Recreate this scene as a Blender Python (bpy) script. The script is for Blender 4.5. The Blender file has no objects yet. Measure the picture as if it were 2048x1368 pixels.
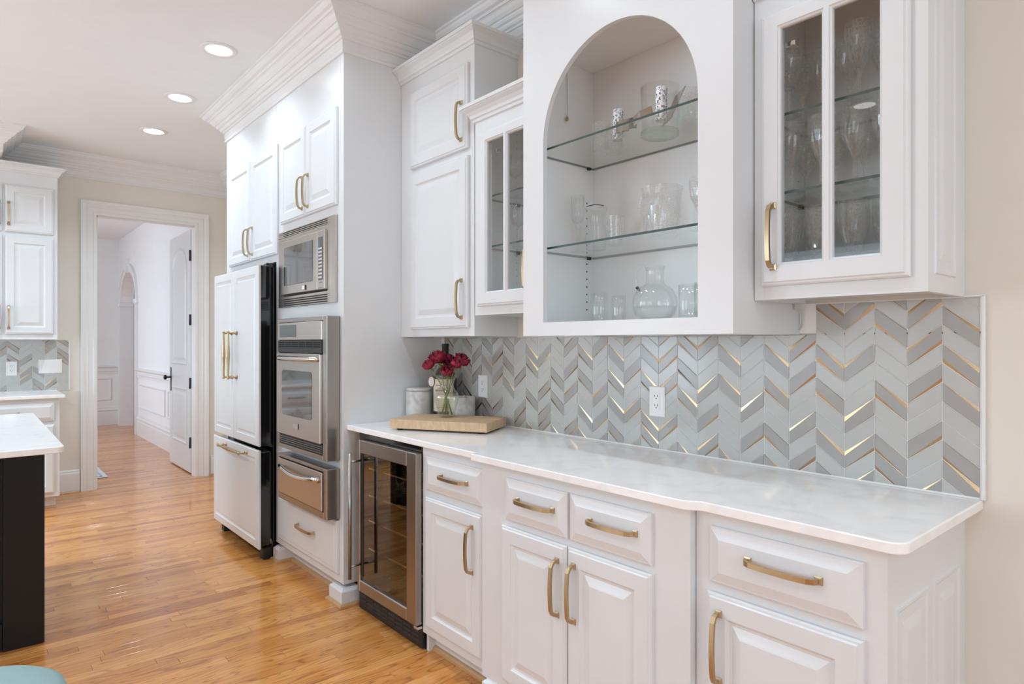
import bpy, math, random
from mathutils import Vector, Matrix
random.seed(7)
PI = math.pi
scene = bpy.context.scene
C = scene.collection
# ------------------------------------------------------------------ camera
cam = bpy.data.cameras.new('camera')
cam.sensor_width = 36.0
cam.lens = 36.0 * 1276 / 2048
cam.shift_y = 1.0 / 2048
cam.clip_start = 0.02
co = bpy.data.objects.new('camera', cam)
co.location = (0, 0, 1.332)
co.rotation_euler = (PI / 2, 0, math.radians(-40.5))
C.objects.link(co)
scene.camera = co
# ------------------------------------------------------------------ world, exposure, lights
w = bpy.data.worlds.new('sky')
scene.world = w
w.use_nodes = True
w.node_tree.nodes['Background'].inputs[0].default_value = (0.80, 0.88, 1.0, 1)
w.node_tree.nodes['Background'].inputs[1].default_value = 2.0
vs = scene.view_settings
vs.view_transform = 'Standard'
vs.look = 'None'
vs.gamma = 1.0
vs.exposure = 0.17
vs.use_curve_mapping = False
scene.cycles.max_bounces = 12
scene.cycles.diffuse_bounces = 7
scene.cycles.glossy_bounces = 5
scene.cycles.transmission_bounces = 10
scene.cycles.transparent_max_bounces = 24
scene.cycles.caustics_reflective = False
scene.cycles.caustics_refractive = False
scene.cycles.sample_clamp_indirect = 6.0
CEIL = 3.0


def area(name, loc, rot, sx, sy, power, col=(1, 1, 1), shape='RECTANGLE', spread=180):
    L = bpy.data.lights.new(name, 'AREA')
    L.shape = shape
    L.size = sx
    L.size_y = sy
    L.energy = power
    L.color = col
    L.spread = math.radians(spread)
    o = bpy.data.objects.new(name, L)
    o.location = loc
    o.rotation_euler = rot
    C.objects.link(o)
    return o


DAY = (0.64, 0.83, 1.0)
# daylight through the unseen windows of the wall behind the camera and of the breakfast side
area('window_daylight', (0.0, -2.74, 1.55), (PI / 2, 0, 0), 2.6, 1.7, 28, (0.66, 0.84, 1.0))
area('window_daylight', (-3.94, 0.2, 1.55), (0, -PI / 2, 0), 1.7, 2.2, 17, DAY)
area('window_daylight', (-3.94, 3.6, 1.55), (0, -PI / 2, 0), 1.7, 2.2, 26, DAY)
area('window_daylight', (-3.94, 5.75, 1.55), (0, -PI / 2, 0), 1.7, 1.2, 60, DAY)  # added window light, unseen, brightens the far end of the kitchen
# hall daylight (tall windows on the hall's left side)
area('hall_window_daylight', (-0.94, 9.4, 1.5), (0, -PI / 2, 0), 2.2, 2.6, 38, (0.68, 0.83, 1.0))
area('parlour_window_daylight', (5.1, 10.2, 1.6), (0, PI / 2, 0), 1.8, 2.0, 30, (0.72, 0.82, 1.0))  # added unseen light that brightens the room behind the hall arch

# ------------------------------------------------------------------ materials


def new_mat(name):
    m = bpy.data.materials.new(name)
    m.use_nodes = True
    nt = m.node_tree
    return m, nt, nt.nodes['Principled BSDF']


def pmat(name, col, rough=0.5, metal=0.0, coat=0.0, spec=0.5, bump=None, var=None):
    m, nt, b = new_mat(name)
    b.inputs['Base Color'].default_value = (*col, 1)
    b.inputs['Roughness'].default_value = rough
    b.inputs['Metallic'].default_value = metal
    b.inputs['Specular IOR Level'].default_value = spec
    b.inputs['Coat Weight'].default_value = coat
    b.inputs['Coat Roughness'].default_value = 0.08
    tc = nt.nodes.new('ShaderNodeTexCoord')
    nz = nt.nodes.new('ShaderNodeTexNoise')
    nz.inputs['Scale'].default_value = (var or (6, 0.03))[0]
    nz.inputs['Detail'].default_value = 4
    nt.links.new(tc.outputs['Object'], nz.inputs['Vector'])
    amt = (var or (6, 0.03))[1]
    mix = nt.nodes.new('ShaderNodeMix')
    mix.data_type = 'RGBA'
    mix.inputs['A'].default_value = (*[c * (1 - amt) for c in col], 1)
    mix.inputs['B'].default_value = (*[min(1, c * (1 + amt)) for c in col], 1)
    nt.links.new(nz.outputs['Fac'], mix.inputs['Factor'])
    nt.links.new(mix.outputs['Result'], b.inputs['Base Color'])
    if bump:
        n2 = nt.nodes.new('ShaderNodeTexNoise')
        n2.inputs['Scale'].default_value = bump[0]
        n2.inputs['Detail'].default_value = 3
        nt.links.new(tc.outputs['Object'], n2.inputs['Vector'])
        bp = nt.nodes.new('ShaderNodeBump')
        bp.inputs['Strength'].default_value = bump[1]
        bp.inputs['Distance'].default_value = 0.002
        nt.links.new(n2.outputs['Fac'], bp.inputs['Height'])
        nt.links.new(bp.outputs['Normal'], b.inputs['Normal'])
    return m


M = {}
M['white'] = pmat('white_lacquer_paint', (0.70, 0.72, 0.73), 0.28, bump=(25, 0.04))
M['white_in'] = pmat('white_cabinet_interior', (0.87, 0.875, 0.875), 0.5)  # raised above the cabinet white so the interiors look better lit
M['trim'] = pmat('white_trim_paint', (0.76, 0.765, 0.765), 0.35)
M['ceiling'] = pmat('ceiling_paint', (0.80, 0.825, 0.835), 0.85, bump=(120, 0.05))
M['beige'] = pmat('beige_wall_paint', (0.74, 0.705, 0.635), 0.8, bump=(150, 0.05))
M['hallwall'] = pmat('pale_hall_paint', (0.80, 0.80, 0.80), 0.6)
M['black'] = pmat('black_appliance_enamel', (0.008, 0.008, 0.009), 0.12, coat=0.5)
M['darkmatte'] = pmat('black_plastic', (0.012, 0.012, 0.012), 0.45)
M['espresso'] = pmat('espresso_stained_wood', (0.010, 0.008, 0.006), 0.34, var=(14, 0.3), spec=0.22)
M['chrome'] = pmat('polished_steel', (0.72, 0.71, 0.70), 0.14, 1.0)
M['bronze'] = pmat('dark_bronze', (0.03, 0.027, 0.025), 0.35, 0.6)
M['plate'] = pmat('white_plastic', (0.82, 0.81, 0.80), 0.35)
M['slot'] = pmat('dark_slot', (0.03, 0.03, 0.03), 0.6)
M['grout'] = pmat('white_grout', (0.82, 0.82, 0.80), 0.8)
M['tilew'] = pmat('pale_grey_green_glass_tile', (0.47, 0.475, 0.45), 0.28, coat=0.25, var=(9, 0.06))
M['tileg'] = pmat('grey_glass_tile', (0.345, 0.335, 0.315), 0.30, coat=0.25, var=(12, 0.06))
M['gold'] = pmat('gold_mirror_bevel', (0.46, 0.31, 0.17), 0.24, 1.0)
M['teal'] = pmat('teal_upholstery', (0.26, 0.385, 0.385), 0.65, bump=(300, 0.2))
M['rose'] = pmat('crimson_petal', (0.26, 0.006, 0.03), 0.5, var=(60, 0.35))
M['rosed'] = pmat('deep_burgundy_petal', (0.10, 0.003, 0.017), 0.5, var=(60, 0.35))
M['stem'] = pmat('green_stem', (0.20, 0.24, 0.07), 0.5, var=(40, 0.25))
M['wineglass'] = pmat('dark_bottle_glass', (0.008, 0.010, 0.008), 0.08, coat=0.6)
M['label'] = pmat('cream_paper_label', (0.70, 0.62, 0.47), 0.6)
M['ink'] = pmat('brown_ink', (0.22, 0.13, 0.06), 0.6)
M['cup'] = pmat('copper_metal_band', (0.34, 0.29, 0.245), 0.30, 0.9)
M['wall_pipe'] = pmat('clear_cable_clip', (0.55, 0.55, 0.54), 0.3)
M['rug'] = pmat('pale_grey_rug', (0.60, 0.60, 0.62), 0.9, var=(18, 0.3), bump=(200, 0.5))
M['wood_shoe'] = pmat('oak_shoe_moulding', (0.50, 0.30, 0.14), 0.35, var=(30, 0.15))


def brushed(name, col, rough, axis):
    m, nt, b = new_mat(name)
    tc = nt.nodes.new('ShaderNodeTexCoord')
    mp = nt.nodes.new('ShaderNodeMapping')
    sc = [220, 220, 220]
    sc[axis] = 3
    mp.inputs['Scale'].default_value = sc
    nz = nt.nodes.new('ShaderNodeTexNoise')
    nz.inputs['Scale'].default_value = 1.0
    nz.inputs['Detail'].default_value = 3
    nt.links.new(tc.outputs['Object'], mp.inputs['Vector'])
    nt.links.new(mp.outputs['Vector'], nz.inputs['Vector'])
    r = nt.nodes.new('ShaderNodeMapRange')
    r.inputs['To Min'].default_value = rough - 0.05
    r.inputs['To Max'].default_value = rough + 0.07
    nt.links.new(nz.outputs['Fac'], r.inputs['Value'])
    nt.links.new(r.outputs['Result'], b.inputs['Roughness'])
    mx = nt.nodes.new('ShaderNodeMix')
    mx.data_type = 'RGBA'
    mx.inputs['A'].default_value = (*[c * 0.93 for c in col], 1)
    mx.inputs['B'].default_value = (*[min(1, c * 1.05) for c in col], 1)
    nt.links.new(nz.outputs['Fac'], mx.inputs['Factor'])
    nt.links.new(mx.outputs['Result'], b.inputs['Base Color'])
    b.inputs['Metallic'].default_value = 1.0
    return m


M['steel'] = brushed('brushed_stainless', (0.56, 0.515, 0.47), 0.30, 1)
M['steelv'] = brushed('brushed_stainless_vertical', (0.40, 0.365, 0.335), 0.30, 2)
M['brass'] = brushed('satin_brass', (0.52, 0.395, 0.235), 0.33, 2)


def glassmat(name, tint, mixf, ior=1.45, rough=0.0, cut=0.0):
    """clear ware: see-through, Fresnel reflection on the outer faces, a share (1 - mixf) of refracting glass"""
    m = bpy.data.materials.new(name)
    m.use_nodes = True
    nt = m.node_tree
    for n in list(nt.nodes):
        nt.nodes.remove(n)
    N = nt.nodes.new
    L = nt.links.new
    out = N('ShaderNodeOutputMaterial')
    gl = N('ShaderNodeBsdfGlass')
    gl.inputs['IOR'].default_value = ior
    gl.inputs['Roughness'].default_value = rough
    gl.inputs['Color'].default_value = (*tint, 1)
    tr = N('ShaderNodeBsdfTransparent')
    tr.inputs['Color'].default_value = (*tint, 1)
    gs = N('ShaderNodeBsdfGlossy')
    gs.inputs['Roughness'].default_value = 0.02
    lw = N('ShaderNodeFresnel')
    lw.inputs['IOR'].default_value = ior + .3
    geo = N('ShaderNodeNewGeometry')
    fb = N('ShaderNodeMath'); fb.operation = 'SUBTRACT'; fb.inputs[0].default_value = 1.0
    L(geo.outputs['Backfacing'], fb.inputs[1])
    mu = N('ShaderNodeMath'); mu.operation = 'MULTIPLY'; mu.use_clamp = True
    L(lw.outputs[0], mu.inputs[0]); L(fb.outputs[0], mu.inputs[1])
    m1 = N('ShaderNodeMixShader')
    L(mu.outputs[0], m1.inputs[0]); L(tr.outputs[0], m1.inputs[1]); L(gs.outputs[0], m1.inputs[2])
    mx = N('ShaderNodeMixShader')
    mx.inputs[0].default_value = mixf
    L(gl.outputs[0], mx.inputs[1])
    L(m1.outputs[0], mx.inputs[2])
    if cut:
        # engraved criss-cross cuts: thin frosted lines
        tc = N('ShaderNodeTexCoord')
        vo = N('ShaderNodeTexVoronoi'); vo.feature = 'DISTANCE_TO_EDGE'; vo.inputs['Scale'].default_value = 95
        L(tc.outputs['Object'], vo.inputs['Vector'])
        rp = N('ShaderNodeMapRange')
        rp.inputs['From Min'].default_value = 0.0; rp.inputs['From Max'].default_value = 0.10
        rp.inputs['To Min'].default_value = cut; rp.inputs['To Max'].default_value = 0.03
        L(vo.outputs['Distance'], rp.inputs['Value'])
        df = N('ShaderNodeBsdfDiffuse')
        df.inputs['Color'].default_value = (0.9, 0.9, 0.9, 1)
        tl = N('ShaderNodeBsdfTranslucent')
        tl.inputs['Color'].default_value = (0.9, 0.9, 0.9, 1)
        ad = N('ShaderNodeMixShader')
        L(df.outputs[0], ad.inputs[1]); L(tl.outputs[0], ad.inputs[2])
        m3 = N('ShaderNodeMixShader')
        L(rp.outputs['Result'], m3.inputs[0]); L(mx.outputs[0], m3.inputs[1]); L(ad.outputs[0], m3.inputs[2])
        mx = m3
    L(mx.outputs[0], out.inputs['Surface'])
    return m


def panemat(name, tint, gloss=0.0, glosscol=(1, 1, 1)):
    m = bpy.data.materials.new(name)
    m.use_nodes = True
    nt = m.node_tree
    for n in list(nt.nodes):
        nt.nodes.remove(n)
    out = nt.nodes.new('ShaderNodeOutputMaterial')
    tr = nt.nodes.new('ShaderNodeBsdfTransparent')
    tr.inputs['Color'].default_value = (*tint, 1)
    gl = nt.nodes.new('ShaderNodeBsdfGlossy')
    gl.inputs['Roughness'].default_value = 0.01
    gl.inputs['Color'].default_value = (*glosscol, 1)
    fr = nt.nodes.new('ShaderNodeFresnel')
    fr.inputs['IOR'].default_value = 1.5
    ad = nt.nodes.new('ShaderNodeMath')
    ad.operation = 'ADD'
    ad.use_clamp = True
    ad.inputs[1].default_value = gloss
    nt.links.new(fr.outputs[0], ad.inputs[0])
    geo = nt.nodes.new('ShaderNodeNewGeometry')
    fb = nt.nodes.new('ShaderNodeMath')
    fb.operation = 'SUBTRACT'
    fb.inputs[0].default_value = 1.0
    nt.links.new(geo.outputs['Backfacing'], fb.inputs[1])
    mu = nt.nodes.new('ShaderNodeMath')
    mu.operation = 'MULTIPLY'
    nt.links.new(ad.outputs[0], mu.inputs[0])
    nt.links.new(fb.outputs[0], mu.inputs[1])
    mx = nt.nodes.new('ShaderNodeMixShader')
    nt.links.new(mu.outputs[0], mx.inputs[0])
    nt.links.new(tr.outputs[0], mx.inputs[1])
    nt.links.new(gl.outputs[0], mx.inputs[2])
    nt.links.new(mx.outputs[0], out.inputs['Surface'])
    return m


M['pane'] = panemat('clear_door_pane', (0.985, 0.99, 0.985))
M['shelfglass'] = panemat('clear_shelf_glass', (0.95, 0.975, 0.965))
M['shelfedge'] = pmat('green_shelf_glass_edge', (0.035, 0.075, 0.07), 0.15, coat=0.5)
M['crystal'] = glassmat('cut_crystal', (0.995, 0.998, 0.995), 0.90, cut=0.22)
M['clear'] = glassmat('thin_clear_glass', (0.995, 0.998, 0.995), 0.95)
M['greenclear'] = glassmat('green_clear_glass', (0.86, 0.93, 0.86), 0.75)
M['coolglass'] = panemat('smoked_cooler_pane', (0.74, 0.69, 0.62), 0.08)
M['ovenglass'] = pmat('dark_oven_glass', (0.10, 0.10, 0.10), 0.03, coat=1.0)
M['ovenglass'].node_tree.nodes['Principled BSDF'].inputs['Metallic'].default_value = 0.55
M['display'] = pmat('grey_display', (0.10, 0.12, 0.12), 0.25)


def emis(name, col, s):
    m, nt, b = new_mat(name)
    b.inputs['Base Color'].default_value = (0.8, 0.8, 0.8, 1)
    b.inputs['Emission Color'].default_value = (*col, 1)
    b.inputs['Emission Strength'].default_value = s
    return m


M['lamp'] = emis('glowing_lamp_lens', (1.0, 0.99, 0.97), 6)


def stone(name, base, vein, scale, rough, lo=0.45, hi=0.7):
    m, nt, b = new_mat(name)
    tc = nt.nodes.new('ShaderNodeTexCoord')
    n1 = nt.nodes.new('ShaderNodeTexNoise')
    n1.inputs['Scale'].default_value = scale
    n1.inputs['Detail'].default_value = 8
    n1.inputs['Distortion'].default_value = 1.4
    nt.links.new(tc.outputs['Object'], n1.inputs['Vector'])
    r = nt.nodes.new('ShaderNodeValToRGB')
    r.color_ramp.elements[0].position = lo
    r.color_ramp.elements[1].position = hi
    r.color_ramp.elements[0].color = (*base, 1)
    r.color_ramp.elements[1].color = (*vein, 1)
    nt.links.new(n1.outputs['Fac'], r.inputs['Fac'])
    nt.links.new(r.outputs['Color'], b.inputs['Base Color'])
    b.inputs['Roughness'].default_value = rough
    return m


M['quartz'] = stone('white_quartz', (0.90, 0.90, 0.895), (0.80, 0.795, 0.79), 7, 0.13, 0.5, 0.75)
M['marble'] = stone('grey_veined_marble', (0.62, 0.61, 0.59), (0.36, 0.35, 0.34), 13, 0.3, 0.42, 0.75)


def wood_floor():
    m, nt, b = new_mat('oak_strip_floor')
    N = nt.nodes.new
    L = nt.links.new
    geo = N('ShaderNodeNewGeometry')
    sep = N('ShaderNodeSeparateXYZ')
    L(geo.outputs['Position'], sep.inputs[0])
    oi = N('ShaderNodeObjectInfo')
    ad0 = N('ShaderNodeMath'); ad0.operation = 'ADD'
    L(geo.outputs['Random Per Island'], ad0.inputs[0]); L(oi.outputs['Random'], ad0.inputs[1])
    fr0 = N('ShaderNodeMath'); fr0.operation = 'FRACT'
    L(ad0.outputs[0], fr0.inputs[0])
    rnd = fr0.outputs[0]
    mul = N('ShaderNodeMath'); mul.operation = 'MULTIPLY'; mul.inputs[1].default_value = 61.0
    L(rnd, mul.inputs[0])
    comb = N('ShaderNodeCombineXYZ')
    sx = N('ShaderNodeMath'); sx.operation = 'MULTIPLY'; sx.inputs[1].default_value = 1.7
    L(sep.outputs['X'], sx.inputs[0])
    sy = N('ShaderNodeMath'); sy.operation = 'MULTIPLY'; sy.inputs[1].default_value = 15.0
    L(sep.outputs['Y'], sy.inputs[0])
    L(sx.outputs[0], comb.inputs[0]); L(sy.outputs[0], comb.inputs[1]); L(mul.outputs[0], comb.inputs[2])
    # cathedral figure
    nz = N('ShaderNodeTexNoise'); nz.inputs['Scale'].default_value = 0.9; nz.inputs['Detail'].default_value = 1.2
    L(comb.outputs[0], nz.inputs['Vector'])
    m2 = N('ShaderNodeMath'); m2.operation = 'MULTIPLY'; m2.inputs[1].default_value = 13.0
    L(nz.outputs['Fac'], m2.inputs[0])
    fr = N('ShaderNodeMath'); fr.operation = 'FRACT'
    L(m2.outputs[0], fr.inputs[0])
    ring = N('ShaderNodeValToRGB')
    cr = ring.color_ramp
    cr.elements[0].position = 0.0; cr.elements[0].color = (1, 1, 1, 1)
    cr.elements[1].position = 1.0; cr.elements[1].color = (1, 1, 1, 1)
    e = cr.elements.new(0.42); e.color = (0.93, 0.91, 0.88, 1)
    e = cr.elements.new(0.62); e.color = (0.48, 0.37, 0.28, 1)
    e = cr.elements.new(0.72); e.color = (0.92, 0.90, 0.87, 1)
    L(fr.outputs[0], ring.inputs['Fac'])
    # fine pores
    pc = N('ShaderNodeCombineXYZ')
    px = N('ShaderNodeMath'); px.operation = 'MULTIPLY'; px.inputs[1].default_value = 7
    py = N('ShaderNodeMath'); py.operation = 'MULTIPLY'; py.inputs[1].default_value = 260
    L(sep.outputs['X'], px.inputs[0]); L(sep.outputs['Y'], py.inputs[0])
    L(px.outputs[0], pc.inputs[0]); L(py.outputs[0], pc.inputs[1]); L(mul.outputs[0], pc.inputs[2])
    pn = N('ShaderNodeTexNoise'); pn.inputs['Scale'].default_value = 1; pn.inputs['Detail'].default_value = 3
    L(pc.outputs[0], pn.inputs['Vector'])
    pr = N('ShaderNodeMapRange')
    pr.inputs['From Min'].default_value = 0.3; pr.inputs['From Max'].default_value = 0.7
    pr.inputs['To Min'].default_value = 0.90; pr.inputs['To Max'].default_value = 1.05
    L(pn.outputs['Fac'], pr.inputs['Value'])
    base = N('ShaderNodeValToRGB')
    cb = base.color_ramp
    cb.elements[0].position = 0.0; cb.elements[0].color = (0.54, 0.20, 0.046, 1)
    cb.elements[1].position = 1.0; cb.elements[1].color = (0.74, 0.345, 0.100, 1)
    e = cb.elements.new(0.5); e.color = (0.66, 0.275, 0.068, 1)
    e = cb.elements.new(0.12); e.color = (0.46, 0.165, 0.038, 1)
    e = cb.elements.new(0.16); e.color = (0.60, 0.24, 0.058, 1)
    L(rnd, base.inputs['Fac'])
    mx = N('ShaderNodeMix'); mx.data_type = 'RGBA'; mx.blend_type = 'MULTIPLY'; mx.inputs['Factor'].default_value = 0.85
    L(base.outputs['Color'], mx.inputs['A']); L(ring.outputs['Color'], mx.inputs['B'])
    mx2 = N('ShaderNodeMix'); mx2.data_type = 'RGBA'; mx2.blend_type = 'MULTIPLY'; mx2.inputs['Factor'].default_value = 1
    L(mx.outputs['Result'], mx2.inputs['A']); L(pr.outputs['Result'], mx2.inputs['B'])
    L(mx2.outputs['Result'], b.inputs['Base Color'])
    b.inputs['Roughness'].default_value = 0.30
    b.inputs['Coat Weight'].default_value = 0.62
    b.inputs['Specular IOR Level'].default_value = 0.25
    b.inputs['Coat Roughness'].default_value = 0.09
    wv = N('ShaderNodeTexNoise'); wv.inputs['Scale'].default_value = 1.0
    wc = N('ShaderNodeCombineXYZ')
    w1 = N('ShaderNodeMath'); w1.operation = 'MULTIPLY'; w1.inputs[1].default_value = 2
    w2 = N('ShaderNodeMath'); w2.operation = 'MULTIPLY'; w2.inputs[1].default_value = 26
    L(sep.outputs['X'], w1.inputs[0]); L(sep.outputs['Y'], w2.inputs[0])
    L(w1.outputs[0], wc.inputs[0]); L(w2.outputs[0], wc.inputs[1])
    L(wc.outputs[0], wv.inputs['Vector'])
    bp = N('ShaderNodeBump'); bp.inputs['Strength'].default_value = 0.22; bp.inputs['Distance'].default_value = 0.004
    L(wv.outputs['Fac'], bp.inputs['Height'])
    L(bp.outputs['Normal'], b.inputs['Normal'])
    L(bp.outputs['Normal'], b.inputs['Coat Normal'])
    return m


M['floor'] = wood_floor()


def wood_board():
    m, nt, b = new_mat('maple_butcher_block')
    N = nt.nodes.new; L = nt.links.new
    tc = N('ShaderNodeTexCoord')
    mp = N('ShaderNodeMapping'); mp.inputs['Scale'].default_value = (9, 60, 12)
    L(tc.outputs['Object'], mp.inputs['Vector'])
    nz = N('ShaderNodeTexNoise'); nz.inputs['Scale'].default_value = 1.5; nz.inputs['Detail'].default_value = 5; nz.inputs['Distortion'].default_value = 1
    L(mp.outputs[0], nz.inputs['Vector'])
    geo = N('ShaderNodeNewGeometry')
    r1 = N('ShaderNodeValToRGB')
    r1.color_ramp.elements[0].color = (0.52, 0.34, 0.19, 1); r1.color_ramp.elements[0].position = 0.3
    r1.color_ramp.elements[1].color = (0.66, 0.46, 0.29, 1); r1.color_ramp.elements[1].position = 0.7
    L(nz.outputs['Fac'], r1.inputs['Fac'])
    r2 = N('ShaderNodeMapRange'); r2.inputs['To Min'].default_value = 0.84; r2.inputs['To Max'].default_value = 1.06
    L(geo.outputs['Random Per Island'], r2.inputs['Value'])
    mx = N('ShaderNodeMix'); mx.data_type = 'RGBA'; mx.blend_type = 'MULTIPLY'; mx.inputs['Factor'].default_value = 1
    L(r1.outputs['Color'], mx.inputs['A']); L(r2.outputs['Result'], mx.inputs['B'])
    L(mx.outputs['Result'], b.inputs['Base Color'])
    b.inputs['Roughness'].default_value = 0.5
    return m


M['board'] = wood_board()


def doodle():
    m, nt, b = new_mat('white_with_black_doodles')
    N = nt.nodes.new; L = nt.links.new
    tc = N('ShaderNodeTexCoord')
    v = N('ShaderNodeTexVoronoi'); v.inputs['Scale'].default_value = 110
    L(tc.outputs['Object'], v.inputs['Vector'])
    r = N('ShaderNodeValToRGB')
    r.color_ramp.interpolation = 'CONSTANT'
    r.color_ramp.elements[0].color = (0.8, 0.79, 0.8, 1)
    r.color_ramp.elements[1].color = (0.8, 0.79, 0.8, 1); r.color_ramp.elements[1].position = 0.42
    e = r.color_ramp.elements.new(0.24); e.color = (0.05, 0.05, 0.06, 1)
    L(v.outputs['Distance'], r.inputs['Fac'])
    L(r.outputs['Color'], b.inputs['Base Color'])
    b.inputs['Roughness'].default_value = 0.35
    return m


M['doodle'] = doodle()

# ------------------------------------------------------------------ mesh builder


class MB:
    def __init__(s):
        s.v = []
        s.f = []
        s.mi = []
        s.sm = []

    def add(s, verts, faces, mi=0, smooth=False):
        o = len(s.v)
        s.v += [tuple(p) for p in verts]
        for f in faces:
            s.f.append(tuple(i + o for i in f))
            s.mi.append(mi)
            s.sm.append(smooth)
        return s

    def box(s, x0, x1, y0, y1, z0, z1, mi=0, bev=0.0):
        x0, x1 = min(x0, x1), max(x0, x1)
        y0, y1 = min(y0, y1), max(y0, y1)
        z0, z1 = min(z0, z1), max(z0, z1)
        if bev <= 0:
            V = [(x, y, z) for x in (x0, x1) for y in (y0, y1) for z in (z0, z1)]
            F = [(0, 1, 3, 2), (4, 6, 7, 5), (0, 4, 5, 1), (2, 3, 7, 6), (0, 2, 6, 4), (1, 5, 7, 3)]
            return s.add(V, F, mi)
        b = min(bev, (x1 - x0) / 2.01, (y1 - y0) / 2.01, (z1 - z0) / 2.01)
        V = []
        idx = {}
        for i, x in enumerate((x0, x1)):
            for j, y in enumerate((y0, y1)):
                for k, z in enumerate((z0, z1)):
                    dx = b if i == 0 else -b
                    dy = b if j == 0 else -b
                    dz = b if k == 0 else -b
                    idx[i, j, k, 0] = len(V); V.append((x, y + dy, z + dz))
                    idx[i, j, k, 1] = len(V); V.append((x + dx, y, z + dz))
                    idx[i, j, k, 2] = len(V); V.append((x + dx, y + dy, z))
        F = []
        I = idx
        for a in (0, 1):
            F.append((I[a, 0, 0, 0], I[a, 1, 0, 0], I[a, 1, 1, 0], I[a, 0, 1, 0])[::(1 if a else -1)])
            F.append((I[0, a, 0, 1], I[1, a, 0, 1], I[1, a, 1, 1], I[0, a, 1, 1])[::(-1 if a else 1)])
            F.append((I[0, 0, a, 2], I[1, 0, a, 2], I[1, 1, a, 2], I[0, 1, a, 2])[::(1 if a else -1)])
        for a in (0, 1):
            for c in (0, 1):
                F.append((I[a, c, 0, 0], I[a, c, 1, 0], I[a, c, 1, 1], I[a, c, 0, 1])[::(1 if a != c else -1)])
                F.append((I[a, 0, c, 0], I[a, 1, c, 0], I[a, 1, c, 2], I[a, 0, c, 2])[::(-1 if a != c else 1)])
                F.append((I[0, a, c, 1], I[1, a, c, 1], I[1, a, c, 2], I[0, a, c, 2])[::(1 if a != c else -1)])
                for d in (0, 1):
                    F.append((I[a, c, d, 0], I[a, c, d, 1], I[a, c, d, 2])[::(1 if (a + c + d) % 2 else -1)])
        return s.add(V, F, mi)

    def rings(s, loops, mi=0, cap0=True, cap1=True, closed=True, smooth=False):
        n = len(loops[0])
        V = [p for l in loops for p in l]
        F = []
        for a in range(len(loops) - 1):
            for i in range(n if closed else n - 1):
                j = (i + 1) % n
                F.append((a * n + i, a * n + j, (a + 1) * n + j, (a + 1) * n + i))
        o = len(s.v)
        s.add(V, F, mi, smooth)
        if cap0:
            s.add([], [], mi); s.f.append(tuple(o + i for i in range(n))[::-1]); s.mi.append(mi); s.sm.append(False)
        if cap1:
            b = o + (len(loops) - 1) * n
            s.f.append(tuple(b + i for i in range(n))); s.mi.append(mi); s.sm.append(False)
        return s

    def prism(s, poly, axis, a, b, mi=0):
        """poly: 2-D points; axis 'x','y','z' = extrusion axis between a and b"""
        def P(p, t):
            return {'x': (t, p[0], p[1]), 'y': (p[0], t, p[1]), 'z': (p[0], p[1], t)}[axis]
        return s.rings([[P(p, a) for p in poly], [P(p, b) for p in poly]], mi)

    def lathe(s, prof, cx, cy, z0=0.0, seg=24, mi=0, smooth=True, mod=None, cap=False):
        loops = []
        for (r, z) in prof:
            l = []
            for i in range(seg):
                t = 2 * PI * i / seg
                rr = r * (mod(t, z) if mod else 1)
                l.append((cx + rr * math.cos(t), cy + rr * math.sin(t), z0 + z))
            loops.append(l)
        return s.rings(loops, mi, cap, cap, True, smooth)

    def sweep(s, path, sect, up=(0, 0, 1), mi=0, smooth=False, scales=None, closed=False):
        path = [Vector(p) for p in path]
        up = Vector(up)
        loops = []
        n = len(path)
        for i, p in enumerate(path):
            if closed:
                t = (path[(i + 1) % n] - path[i - 1]).normalized()
            elif i == 0:
                t = (path[1] - p).normalized()
            elif i == n - 1:
                t = (p - path[i - 1]).normalized()
            else:
                t = ((path[i + 1] - p).normalized() + (p - path[i - 1]).normalized()).normalized()
            side = t.cross(up)
            if side.length < 1e-4:
                side = t.cross(Vector((1, 0, 0)))
            side.normalize()
            u = side.cross(t).normalized()
            k = scales[i] if scales else 1
            loops.append([p + side * (a * k) + u * (b * k) for a, b in sect])
        if closed:
            loops.append(loops[0])
        return s.rings(loops, mi, not closed, not closed, True, smooth)

    def tube(s, path, r, seg=8, mi=0, scales=None, closed=False, up=(0, 0, 1)):
        sect = [(r * math.cos(2 * PI * i / seg), r * math.sin(2 * PI * i / seg)) for i in range(seg)]
        return s.sweep(path, sect, up, mi, True, scales, closed)

    def xform(s, fn):
        s.v = [tuple(fn(p)) for p in s.v]
        return s

    def build(s, name, mats, parent=None, loc=None, fix=True):
        me = bpy.data.meshes.new(name)
        if loc is not None:
            s.v = [(p[0] - loc[0], p[1] - loc[1], p[2] - loc[2]) for p in s.v]
        me.from_pydata([tuple(p) for p in s.v], [], s.f)
        if not isinstance(mats, (list, tuple)):
            mats = [mats]
        for m in mats:
            me.materials.append(M[m] if isinstance(m, str) else m)
        for i, p in enumerate(me.polygons):
            p.material_index = s.mi[i]
            p.use_smooth = s.sm[i]
        me.update()
        if fix:
            import bmesh
            bm = bmesh.new()
            bm.from_mesh(me)
            bmesh.ops.recalc_face_normals(bm, faces=bm.faces)
            bm.to_mesh(me)
            bm.free()
        o = bpy.data.objects.new(name, me)
        C.objects.link(o)
        if loc is not None:
            o.location = loc
        if parent is not None:
            o.parent = parent
            if loc is None:
                o.matrix_parent_inverse = Matrix.Translation(-Vector(world_loc(parent)))
            else:
                o.location = Vector(loc) - Vector(world_loc(parent))
        return o


def world_loc(o):
    v = Vector((0, 0, 0))
    while o is not None:
        v += o.matrix_parent_inverse.to_translation() + Vector(o.location)
        o = o.parent
    return v


def tag(o, label, cat, group=None):
    o['label'] = label
    o['category'] = cat
    if group:
        o['group'] = group
    return o


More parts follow.
